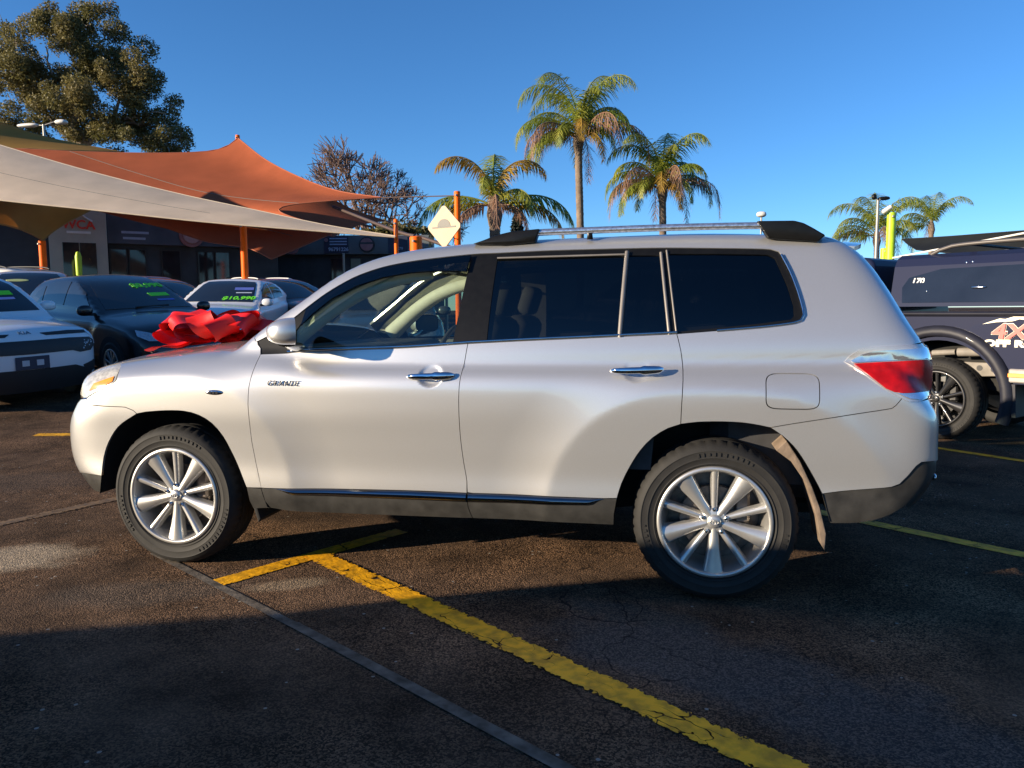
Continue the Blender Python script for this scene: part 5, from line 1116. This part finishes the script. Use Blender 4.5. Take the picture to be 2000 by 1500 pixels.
def on_front(B,y,z,V,F,lift=.008):
    """press flat lettering (XZ plane) on the front of body B at (y,z)"""
    p=B.front([(abs(y),z)])[0]; n=B.normal(p[None])[0]; s=1 if y>=0 else -1; p=p*[1,s,1]; n=n*[1,s,1]
    tx=np.cross([0,0,1.],n); tx/=np.linalg.norm(tx); tu=np.cross(n,tx)
    return V[:,:1]*tx+V[:,2:3]*tu+(lift-V[:,1:2])*n+p,F
SIMPLE=[WHEEL_MESHES[0],WHEEL_MESHES[1],WHEEL_MESHES[2],WHEEL_MESHES[3],WHEEL_MESHES[4]]
def make_car(kind,name,label,paint,loc,nose,wb=2.64,sc=(1,1,1),rim=None,side=None,ws=None,lamps=True,group="cars parked in the yard",rails=False,wr=.315,extra=None,wx=None,front=True):
    """nose = compass angle (deg) the front points to; origin under the front axle"""
    B=kind; x,y=loc; r=empty(name,(x,y,float(gz(x,y))),R(nose)+math.pi,label,"car",group); r.scale=sc
    # tilt with the ground
    e=.5; n=Vector((-(float(gz(x+e,y))-float(gz(x-e,y)))/(2*e),-(float(gz(x,y+e))-float(gz(x,y-e)))/(2*e),1)).normalized()
    r.rotation_euler=(Vector((0,0,1)).rotation_difference(n).to_matrix()@Matrix.Rotation(R(nose)+math.pi,3,'Z')).to_euler()
    shell(B,-.35,wb+.45).build("body",paint,r)
    V,F=box((wb/2,0,.36),(wb+.9,1.3,.26),bev=.05); MB().add(V,F,smooth=False).build("underbody",LINER,r)
    if ws is None: ws=WS_H
    o=fpan(B,ws,"windscreen",WINGL,r,.006,d=(-.8,.1,.6))
    for i,p in enumerate(side or SIDE_H): pair(panel(B,B.side(seg(p)),(0,1,.2),h=.07,off=.006,inset=0,lip=.008),"side_window",WINGL,r)
    for xx in (0,wb):
        q=[(xx+wr*1.22*math.cos(a),wr+wr*1.22*math.sin(a)) for a in np.linspace(-.25,math.pi+.25,22)]
        yw=float(B.side([(xx,wr*2.25)])[0][1])
        pair(panel(B,B.side(q),(0,1,0),h=.05,off=.006,inset=0,lip=.008),"wheel_arch",LINER,r)
        for s in (-1,1): put_wheel(r,xx,s*(yw+.012),wr,scale=wr/.376,spin=R(xx*20),far=s>0,nuts=False,prop=.5)
    for s in (-1,1):
        V,F=ellipsoid((MIRX[kind][0],s*(MIRX[kind][2]),MIRX[kind][1]),(.07,.11,.075),14,8,.8); mo=MB().add(V,F).build("door_mirror",paint,r)
        V,F=tube([(MIRX[kind][0]+.02,s*(MIRX[kind][2]-.2),MIRX[kind][1]-.06),(MIRX[kind][0],s*MIRX[kind][2],MIRX[kind][1]-.05)],.025,6); MB().add(V,F).build("mirror_arm",LOWP,mo)
    if front:
        for nm,m,pts,of in front_parts(kind): fpan(B,pts,nm,m,r,of+.005)
    if rails:
        for s in (-1,1):
            V,F=tube(crom([(1.3,s*.60,1.70),(1.5,s*.60,1.745),(2.2,s*.60,1.765),(2.8,s*.59,1.755),(3.05,s*.58,1.71)],.1),.018,8); MB().add(V,F).build("roof_rail",LOWP if rails!='w' else paint,r)
    if extra: extra(B,r)
    return r
B_H=Body(HATCH,flares=((0,.02,.58,.54),(2.64,.02,.60,.54)),rise=.03,cf=.16,kf=.34,wsbow=.26); B_S=Body(SEDAN,flares=((0,.02,.58,.54),(2.70,.02,.60,.54)),rise=.02,wsbow=.26); B_K=Body(KSUV,wsbow=.26); B_V=Body(SUVP)
MIRX={B_H:(.62,1.02,.93),B_S:(.62,1.02,.93),B_K:(.78,1.25,1.03),B_V:(.78,1.25,1.03)}
WS_H=[(0,1.03),(.35,1.03),(.66,1.02),(.60,1.18),(.53,1.34),(.47,1.39),(.25,1.405),(0,1.41)]
WS_K=[(0,1.22),(.35,1.22),(.72,1.215),(.66,1.40),(.58,1.57),(.52,1.62),(.25,1.645),(0,1.65)]
SIDE_H=[[(.78,1.03),(1.10,1.24),(1.42,1.36),(1.62,1.385),(1.60,1.05)],[(1.68,1.05),(1.70,1.385),(2.2,1.375),(2.44,1.33),(2.42,1.08)],[(2.50,1.09),(2.52,1.30),(2.76,1.22),(2.84,1.14)]]
SIDE_S=[[(.78,1.03),(1.10,1.24),(1.42,1.345),(1.62,1.365),(1.60,1.05)],[(1.68,1.05),(1.70,1.365),(2.1,1.345),(2.38,1.24),(2.50,1.08)]]
SIDE_K=[[(.70,1.17),(.95,1.42),(1.25,1.56),(1.58,1.60),(1.55,1.19)],[(1.65,1.195),(1.68,1.605),(2.35,1.60),(2.52,1.24)],[(2.62,1.25),(2.60,1.60),(3.0,1.58),(3.12,1.31)]]
def front_parts(k):
    if k is B_K: return [("upper_slot",LOWP,[(.18,.985),(.55,.99),(.80,.975),(.80,.945),(.55,.95),(.24,.955)],.004),("grille",LOWP,[(0,.90),(.5,.90),(.80,.885),(.86,.84),(.84,.76),(.78,.71),(.62,.70),(.52,.735),(0,.73)],.006),("lower_intake",LOWP,[(0,.53),(.55,.535),(.64,.50),(.80,.44),(.80,.24),(0,.22)],.004),("fog_recess",LOWP,[(.66,.52),(.84,.57),(.85,.44),(.72,.38)],.006),("lamp_strip",WLED,[(.79,.955),(.845,.95),(.885,.80),(.875,.79),(.835,.90)],.008)]
    if k is B_V: return [("grille",LOWP,[(0,.88),(.45,.88),(.45,.98),(0,.99)],.004),("headlight",LAMPGL,[(.50,.87),(.84,.88),(.84,.97),(.50,.98)],.006)]
    return [("grille",LOWP,[(0,.60),(.40,.61),(.44,.70),(.36,.735),(0,.735)],.005),("lower_intake",LOWP,[(0,.28),(.55,.29),(.50,.44),(0,.45)],.005),("headlight",LAMPGL,[(.48,.66),(.70,.67),(.80,.73),(.78,.80),(.66,.77),(.50,.72)],.007),("fog_lamp",LAMPGL,[(.62,.40),(.72,.41),(.72,.47),(.62,.46)],.006)]
def hatch_bits(B,r):
    w=[o for o in r.children if o.name.startswith("windscreen")][0]
    V,F=text_mesh("$0,990",.20,.002,0,.008); V,F=on_front(B,-.30,1.325,V,F); MB().add(V,F,smooth=False).build("price_lettering",STICK,w)
    V,F=box((0,0,0),(.34,.004,.11)); V,F=on_front(B,-.33,1.20,V,F); MB().add(V,F,smooth=False).build("price_card",STICK,w)
    V,F=box((0,0,0),(.30,.004,.05)); V,F=on_front(B,-.36,1.125,V,F,.010); MB().add(V,F,smooth=False).build("sticker",STICKB,w)
    V,F=on_front(B,-.05,1.05,*(lambda t:(t[0],t[1]))(tube([(-.3,0,-.02),(.25,0,.02)],.008,5))); MB().add(V,F).build("wiper",LOWP,w)
make_car(B_H,"parked_hatchback","black hatchback with a green price on its windscreen",mat("black_paint",(.004,.004,.005),rough=.3,spec=.3,coat=.6,coat_rough=.03,noise=(300,.05)),(-4.85,5.85),-26,extra=hatch_bits,sc=(1,1,1.06))
def sedan_bits(B,r):
    w=[o for o in r.children if o.name.startswith("windscreen")][0]
    V,F=text_mesh("$10,990",.19,.002,.2,.006); V,F=on_front(B,-.36,1.09,V,F); MB().add(V,F,smooth=False).build("price_lettering",STICK,w)
    V,F=box((0,0,0),(.36,.004,.12)); V,F=on_front(B,-.36,1.26,V,F); MB().add(V,F,smooth=False).build("sticker",STICKB,w)
    V,F=box((0,0,0),(.30,.004,.04)); V,F=on_front(B,-.40,1.185,V,F,.010); MB().add(V,F,smooth=False).build("sticker",STICKW,w)
make_car(B_S,"parked_sedan","white sedan with green price lettering on its dark windscreen",carpaint("white_paint",(.66,.66,.66)),(-6.05,8.7),-76,wb=2.70,side=SIDE_S,extra=sedan_bits)
def kia_bits(B,r):
    V,F=box((0,0,0),(.40,.012,.17),bev=.004); V,F=on_front(B,0,.62,V,F,.01); pl=MB().add(V,F,smooth=False).build("number_plate",PLATE,r)
    for yy in (-.085,.085):
        V,F=box((0,0,0),(.085,.006,.075),bev=.002); V,F=on_front(B,0,.62,V+[yy,0,0],F,.02); MB().add(V,F,smooth=False).build("plate_patch",PLATEW,pl)
    V,F=text_mesh("KIA",.085,.002,0,.001,1.1); V,F=on_front(B,0,.995,V,F,.006); MB().add(V,F,smooth=False).build("badge_letters",mat("grey_badge",(.12,.16,.2),rough=.4),r)
    w=[o for o in r.children if o.name.startswith("windscreen")][0]
    V,F=box((0,0,0),(.36,.004,.10)); V,F=on_front(B,-.32,1.46,V,F); MB().add(V,F,smooth=False).build("price_card",STICK,w)
    V,F=box((0,0,0),(.34,.004,.05)); V,F=on_front(B,-.32,1.385,V,F); MB().add(V,F,smooth=False).build("sticker",mat("mauve_sticker",(.5,.35,.6),rough=.5),w)
    rg=np.random.default_rng(2)
    for k in range(14):
        for s in (-1,1):
            V,F=ellipsoid((0,0,0),(.010,.006,.010),8,6); V,F=on_front(B,s*rg.uniform(.66,.82),rg.uniform(.74,.86),V,F,.008); MB().add(V,F).build("lamp_bead",LAMPGL,r)
make_car(B_K,"parked_crossover","white crossover with black grille band and a dark plate with two pale patches",carpaint("cool_white_paint",(.70,.70,.71)),(-5.85,3.80),-22,wb=2.79,side=SIDE_K,ws=WS_K,wr=.36,extra=kia_bits,sc=(.97,.97,.93))
def silver_bits(B,r):
    w=[o for o in r.children if o.name.startswith("windscreen")][0]
    V,F=ellipsoid((0,0,0),(.20,.004,.055),16,8); V,F=on_front(B,.18,1.28,V,F); MB().add(V,F).build("oval_sticker",mat("yellow_green_sticker",(.38,.42,.16),rough=.5),w)
    V,F=box((0,0,0),(.3,.004,.10)); V,F=on_front(B,-.42,1.25,V,F); MB().add(V,F,smooth=False).build("sticker",STICKB,w)
make_car(B_S,"parked_sedan","silver sedan with an oval sticker on its windscreen between white and black cars",carpaint("warm_silver_paint",(.46,.42,.40),.5),(-9.2,7.7),-52,wb=2.70,side=SIDE_S,extra=silver_bits,sc=(1,1,1.10))
make_car(B_V,"parked_suv","white four-wheel drive with black roof rails before the office",carpaint("warm_white_paint",(.68,.66,.60)),(-12.6,12.6),-8,wb=2.79,side=SIDE_K,ws=WS_K,wr=.36,rails=True)
make_car(B_S,"parked_sedan","maroon sedan half hidden between the white sedan and the silver SUV",carpaint("maroon_paint",(.030,.010,.014),.3),(-5.15,11.9),-22,wb=2.70,side=SIDE_S)
make_car(B_V,"parked_wagon","white wagon with a rounded roof behind the maroon sedan",carpaint("bright_white_paint",(.72,.72,.72)),(-8.1,16.3),-30,wb=2.79,side=SIDE_K,ws=WS_K,wr=.36,rails='w',sc=(.95,.95,.86))
make_car(B_S,"parked_sedan","navy sedan with only its roof showing behind the black hatchback",carpaint("navy_paint",(.012,.018,.045),.3),(-8.6,10.9),-40,wb=2.70,side=SIDE_S,sc=(1,1,1.03))
make_car(B_H,"parked_hatchback","brown hatchback peeping out behind the black one's roof",carpaint("brown_paint",(.035,.022,.02),.3),(-7.4,10.6),-20,sc=(1,1,.98))
make_car(B_V,"parked_suv","dark blue SUV whose roof shows above the white wagon",carpaint("deep_blue_paint",(.012,.02,.05),.3),(-10.2,19.2),-35,wb=2.79,side=SIDE_K,ws=WS_K,wr=.36,rails=True,sc=(1,1,.93))
make_car(B_H,"parked_hatchback","pale blue hatchback showing a sliver of roof above the maroon sedan",carpaint("pale_blue_paint",(.16,.26,.38),.3),(-6.1,17.2),-60)
make_car(B_K,"parked_crossover","white crossover seen through the tinted rear windows of the silver SUV",carpaint("plain_white_paint",(.70,.70,.70)),(1.6,8.8),-125,wb=2.79,side=SIDE_K,ws=WS_K,wr=.36)
make_car(B_H,"parked_hatchback","grey hatchback seen through the front window of the silver SUV",carpaint("mid_grey_paint",(.10,.105,.11),.4),(-1.9,7.2),-70)
# two unseen vehicles, added only to cast the foreground shadow
make_car(B_V,"parked_wagon","dark grey wagon parked next to the van across the aisle from the silver SUV",carpaint("charcoal_paint",(.03,.03,.033),.3),(.11,-5.12),0,wb=2.79,side=SIDE_K,ws=WS_K,wr=.36,group=None)
van=empty("shadow_van",(-9.43,-8.58,0),R(23),"unseen white panel van added to cast the foreground shadow","van")  # added out of view; its roof edge draws the foreground shadow line
VANP=carpaint("van_white",(.68,.68,.67))
V,F=prism([(0,.35),(4.75,.35),(4.75,1.05),(4.55,1.25),(4.10,1.90),(3.95,2.02),(.12,2.05),(0,1.95)],-.95,.95,bev=.08); MB().add(V,F).build("body",VANP,van)
V,F=prism([(4.12,1.86),(4.54,1.27),(4.62,1.27),(4.20,1.88)],-.80,.80,.01); MB().add(V,F,smooth=False).build("windscreen",WINGL,van)
for s in (-1,1):
    V,F=prism([(3.1,1.25),(4.35,1.25),(4.0,1.80),(3.1,1.80)],s*.945,s*.957); MB().add(V,F,smooth=False).build("side_window",WINGL,van)
    for xx in (.9,3.9): put_wheel(van,xx,s*.93,.33,scale=.33/.376,far=s>0,nuts=False,prop=.6)
    V,F=box((4.72,s*.7,.88),(.10,.30,.20),bev=.03); MB().add(V,F).build("headlight",LAMPGL,van)

# ------------------------------------------------------------------ the navy ute with canopy (origin at its rear axle, nose to -X)
UTP=mat("ute_navy",(.012,.016,.042),rough=.55,spec=.1,coat=.3,coat_rough=.02,noise=(300,.05)); UTB=mat("ute_flare",(.014,.015,.024),rough=.5,spec=.25,coat=.1,noise=(8,.2)); UTCH=mat("chassis_grey",(.20,.18,.155),rough=.7,noise=(8,.25))
hx,hy=5.203,4.062; th=R(-41)
ute=empty("parked_ute",(hx-.93*math.sin(th)*1.0+0,hy+.93*math.cos(th),0),th,"dark navy four-wheel-drive ute with a canopy and off-road decal","ute")
Y=.90
def arch_poly(x0,x1,z0,z1,r,cz=.42,cx=0.):
    """side panel with wheel opening cut from its lower edge"""
    a0=math.asin(min(.99,(z0-cz)/r)); pts=[(x0,z0),(x0,z1),(x1,z1),(x1,z0)]
    arc=[(cx+r*math.cos(t),cz+r*math.sin(t)) for t in np.linspace(a0,math.pi-a0,19)]
    return pts+arc
V,F=prism(arch_poly(-.62,1.32,.62,1.30,.60),-Y,-Y+.05,0); tub=MB().add(V,F,smooth=False)
V,F=prism(arch_poly(-.62,1.32,.62,1.30,.60),Y-.05,Y,0); tub.add(V,F,smooth=False)
V,F=box((.35,0,1.16),(1.9,1.7,.26),bev=.03); tub.add(V,F,smooth=False)
V,F=box((1.30,0,.96),(.06,1.8,.68),bev=.02); tub.add(V,F,smooth=False); tub.build("tub",UTP,ute)
V,F=box((.35,-Y-.01,1.285),(1.94,.05,.05),bev=.02); MB().add(V,F).build("tub_rail",UTB,ute)
def cross_loft(sec,x0,x1,n=10):
    V=[];m=len(sec)
    for x in np.linspace(x0,x1,n):
        for y,z in sec: V.append((x,y,z))
    F=[(i*m+j,(i+1)*m+j,(i+1)*m+(j+1)%m,i*m+(j+1)%m) for i in range(n-1) for j in range(m)]+[tuple(range(m)),tuple(range((n-1)*m,n*m))[::-1]]
    return np.array(V),F
csec=[(-.88,1.36),(-.875,1.42),(-.80,1.78),(-.75,1.86),(-.66,1.905),(0,1.93),(.66,1.905),(.75,1.86),(.80,1.78),(.875,1.42),(.88,1.36)]
V,F=cross_loft(csec,-.53,1.32,6); can=MB().add(V,F,smooth=False).build("canopy",UTP,ute)
def on_can(x,z,o=.0): 
    t=(z-1.42)/(1.78-1.42); return np.array((x,-(.875-.075*t)-o,z))
wq=[(-.40,1.40),(-.42,1.56),(-.36,1.66),(-.05,1.74),(1.15,1.76),(1.18,1.40)]
V=[on_can(x,z,.004) for x,z in wq]+[on_can(x,z,-.01) for x,z in wq]; n=len(wq); F=[tuple(range(n))]+[(i,i+n,(i+1)%n+n,(i+1)%n) for i in range(n)]; wn=MB().add(V,F,smooth=False).build("side_window",mat("canopy_glass",(.012,.016,.026),rough=.08,spec=.6,noise=(2,.3)),can)
V,F=ellipsoid(on_can(.33,1.545,.012),(.075,.012,.014),12,8); MB().add(V,F).build("window_handle",CHROME,wn)
for x,z in ((-.16,1.52),(.80,1.53),(.82,1.56)): V,F=ellipsoid(on_can(x,z,.006),(.010,.006,.010),8,6); MB().add(V,F).build("stud",CHROME,wn)
for x,z in ((.18,1.795),(.24,1.795),(.86,1.80),(.92,1.80)): V,F=ellipsoid((x,-.785,z),(.012,.01,.012),8,6); MB().add(V,F).build("hinge_bolt",CHROME,can)
V,F=text_mesh("170",.085,.001,.3,.002); pv=on_can(-.27,1.62,.006); MB().add(V+pv,F,smooth=False).build("chalk_number",WHITESIGN,wn)
for s in (-1,1):
    V,F=tube(crom([(-.22,s*.66,1.90),(-.02,s*.66,1.975),(.5,s*.66,1.995),(.98,s*.66,1.985),(1.25,s*.66,1.91)],.08),.024,8,flat=(1.1,.9)); rk=MB().add(V,F).build("roof_rack",mat("rack_grey",(.10,.09,.085),rough=.5,metal=.3),can)
for x in (.15,.80):
    V,F=box((x,0,1.985),(.06,1.36,.025),bev=.008); MB().add(V,F,smooth=False).build("cross_bar",LOWP,can)
# flares, wheel, chassis behind it
P=[(.60*math.cos(t),-Y-.03,.46+.60*math.sin(t)) for t in np.linspace(-.35,math.pi+.35,30)]
V=[];
for p in P:
    c0=np.array((0,p[1],.46)); d=np.array(p)-c0; d/=np.linalg.norm(d)
    for rr,yy in ((.60,.05),(.60,.0),(.61,-.02),(.64,-.028),(.685,-.022),(.71,.015),(.71,.05)): V.append(c0+d*rr+np.array((0,yy,0)))
F=[(i*7+j,i*7+j+1,(i+1)*7+j+1,(i+1)*7+j) for i in range(29) for j in range(6)]
MB().add(V,[f for f in F]).build("wheel_flare",UTB,ute)
for s in (-1,1):
    for xx in (0,-3.15): put_wheel(ute,xx,s*.93,.42,scale=.42/.376,far=s>0,nuts=s<0 and xx==0,prop=1.0)
blk_alloy=mat("black_alloy",(.02,.02,.022),rough=.35,metal=.3,coat=.5)
for w in [o for o in ute.children if o.name.startswith("wheel") and not o.name.startswith("wheel_f")]:
    w.data=w.data.copy(); w.data.materials[0]=blk_alloy
    for c_ in w.children:
        if c_.name.startswith(("centre_cap","brake_disc")): c_.data=c_.data.copy(); c_.data.materials[0]=blk_alloy
V,F=prism([(-.5,.80),(.50,.80),(.58,.74),(.60,.68),(.35,.66),(.30,.70),(-.5,.70)],-.74,-.66,.01); ch=MB().add(V,F).build("chassis_rail",UTCH,ute)
for x,z in ((.33,.745),(.46,.735)): V,F=lathe([(0,0),(.028,0)],14,'y'); MB().add(V+[x,-.743,z],F).build("rail_hole",LOWP,ch)
V,F=tube([(-.1,-.80,.88),(.12,-.80,.90)],.03,8); sa=MB().add(V,F).build("air_canister",UTCH,ute); V,F=tube([(.15,-.80,.90),(.36,-.80,.91)],.045,10); MB().add(V,F).build("air_canister",UTCH,ute)
V,F=box((.0,0,.72),(1.6,1.25,.5),bev=.05); MB().add(V,F,smooth=False).build("inner_arch",LINER,ute)
V,F=prism([(.66,.62),(.70,.30),(.74,.30),(.72,.62)],-.92,-.62,.004); MB().add(V,F).build("mud_flap",UTB,ute)
V,F=box((1.02,-Y-.012,.70),(.72,.05,.13),bev=.012); sb=MB().add(V,F,smooth=False).build("sill_bar",mat("bar_grey",(.30,.28,.26),rough=.5,noise=(8,.15)),ute)
V,F=box((1.02,-Y-.042,.705),(.72,.012,.038),bev=.004); MB().add(V,F,smooth=False).build("orange_stripe",mat("orange_stripe",(.95,.30,.03),rough=.4),sb)
# decal
DW=mat("decal_cream",(.80,.74,.58),rough=.45); DR=mat("decal_red",(.70,.06,.05),rough=.45)
mt=[(.40,1.185),(.55,1.24),(.60,1.235),(.68,1.262),(.74,1.272),(.84,1.235),(.92,1.20),(1.0,1.185),(.86,1.20),(.80,1.225),(.72,1.235),(.66,1.215),(.58,1.21),(.52,1.205)]
V,F=prism(mt,-Y-.006,-Y-.003); MB().add(V,F,smooth=False).build("decal_mountain",DW,ute)
V,F=text_mesh("4X4",.20,.001,.1,.010); MB().add(V*[1.25,1,1]+[.70,-Y-.004,1.11],F,smooth=False).build("decal_lettering",DW,ute)
V,F=text_mesh("4X4",.20,.001,.1,.005); MB().add(V*[1.25,1,1]+[.70,-Y-.018,1.11],F,smooth=False).build("decal_lettering",DR,ute)
V,F=text_mesh("OFF ROAD",.085,.001,0,.005); MB().add(V*[1.55,1,1]+[.74,-Y-.005,1.0],F,smooth=False).build("decal_lettering",DW,ute)
# cab and bonnet
V,F=prism([(-.68,.50),(-.68,1.30),(-.72,1.84),(-.80,1.90),(-2.0,1.88),(-2.25,1.80),(-2.85,1.28),(-3.95,1.18),(-4.1,1.0),(-4.1,.5)],-.88,.88,bev=.05); MB().add(V,F).build("cab",UTP,ute)
for s in (-1,1):
    V,F=prism([(-.80,1.30),(-.84,1.78),(-1.55,1.80),(-1.55,1.30)],s*.875,s*.884); MB().add(V,F,smooth=False).build("cab_window",WINGL,ute)
    V,F=prism([(-1.65,1.30),(-1.65,1.80),(-2.1,1.77),(-2.65,1.30)],s*.875,s*.884); MB().add(V,F,smooth=False).build("cab_window",WINGL,ute)

# ------------------------------------------------------------------ red gift bow on the silver car's bonnet
def hood_z(x,y): return float(SUV.top([(x,abs(y))])[0][2])
bx0,by0=-.10,-.30
bow=empty("gift_bow",(bx0,by0,hood_z(bx0,by0)),0,"big glossy red ribbon bow lying on the silver bonnet","bow")
RED=mat("red_ribbon",(.70,.008,.006),rough=.5,noise=(5,.15),spec=.5,bump=(7,.15,.02)); rb=np.random.default_rng(5)
def ribbon(path,w,wdir,name):
    P=np.array(path); n=len(P); W_=np.array(wdir); V=[];k=5
    for i in range(n):
        t=P[min(i+1,n-1)]-P[max(i-1,0)]; t/=max(np.linalg.norm(t),1e-9); d=W_-t*np.dot(W_,t); d/=max(np.linalg.norm(d),1e-9); nn=np.cross(t,d)
        wi=w*((.62+.38*math.sin(math.pi*i/(n-1))) if name=="loop" else 1)
        for j in range(k): q=j/(k-1)-.5; V.append(P[i]+d*wi*q+nn*.018*(4*q*q-1)*(.6+.4*math.sin(i*.9)))
    F=[(i*k+j,i*k+j+1,(i+1)*k+j+1,(i+1)*k+j) for i in range(n-1) for j in range(k-1)]
    V=np.array(V)*[.95,.95,.70]; b=MB().add(V,F); N=b.N[0]; b.add(V-N*.003,[f[::-1] for f in F]); return b.build(name,RED,bow)
for i,(az,L,el,h,w) in enumerate([(183,.40,6,.17,.14),(200,.34,24,.18,.13),(165,.32,34,.18,.13),(2,.38,8,.17,.14),(18,.33,26,.18,.14),(-22,.32,22,.17,.14),(235,.30,22,.18,.14),(305,.29,24,.18,.14),(100,.28,34,.18,.13),(60,.29,30,.17,.13),(270,.26,40,.17,.13)]):
    a=R(az); e=R(el); u=np.array((math.cos(a)*math.cos(e),math.sin(a)*math.cos(e),math.sin(e))); v=np.array((-math.cos(a)*math.sin(e),-math.sin(a)*math.sin(e),math.cos(e))); wd=np.array((-math.sin(a),math.cos(a),0.))
    tw_=R((28,40,22,-30,35,-38,25,-30,45,20,-30)[i]); v,wd=v*math.cos(tw_)+wd*math.sin(tw_),wd*math.cos(tw_)-v*math.sin(tw_)
    path=[np.array((0,0,.07))+u*L*.5*(1-math.cos(t))+v*h*.5*math.sin(t)*(1+.2*math.sin(2*t))for t in np.linspace(.1,2*math.pi-.1,30)]
    ribbon(path,w*1.25,wd,"loop")
V,F=ellipsoid((0,0,.10),(.06,.06,.07),14,10); MB().add(V,F).build("knot",RED,bow)
for az,L in ((188,.46),(-8,.44),(200,.40),(12,.40)):
    a=R(az); path=[]
    for t in np.linspace(0,1,16):
        x,y=math.cos(a)*L*t,math.sin(a)*L*t; path.append((x,y,hood_z(bx0+x,by0+y)-hood_z(bx0,by0)+.012+.07*(1-t)**2+.018*math.sin(t*9)))
    ribbon(path,.11,(-math.sin(a),math.cos(a),0),"tail")
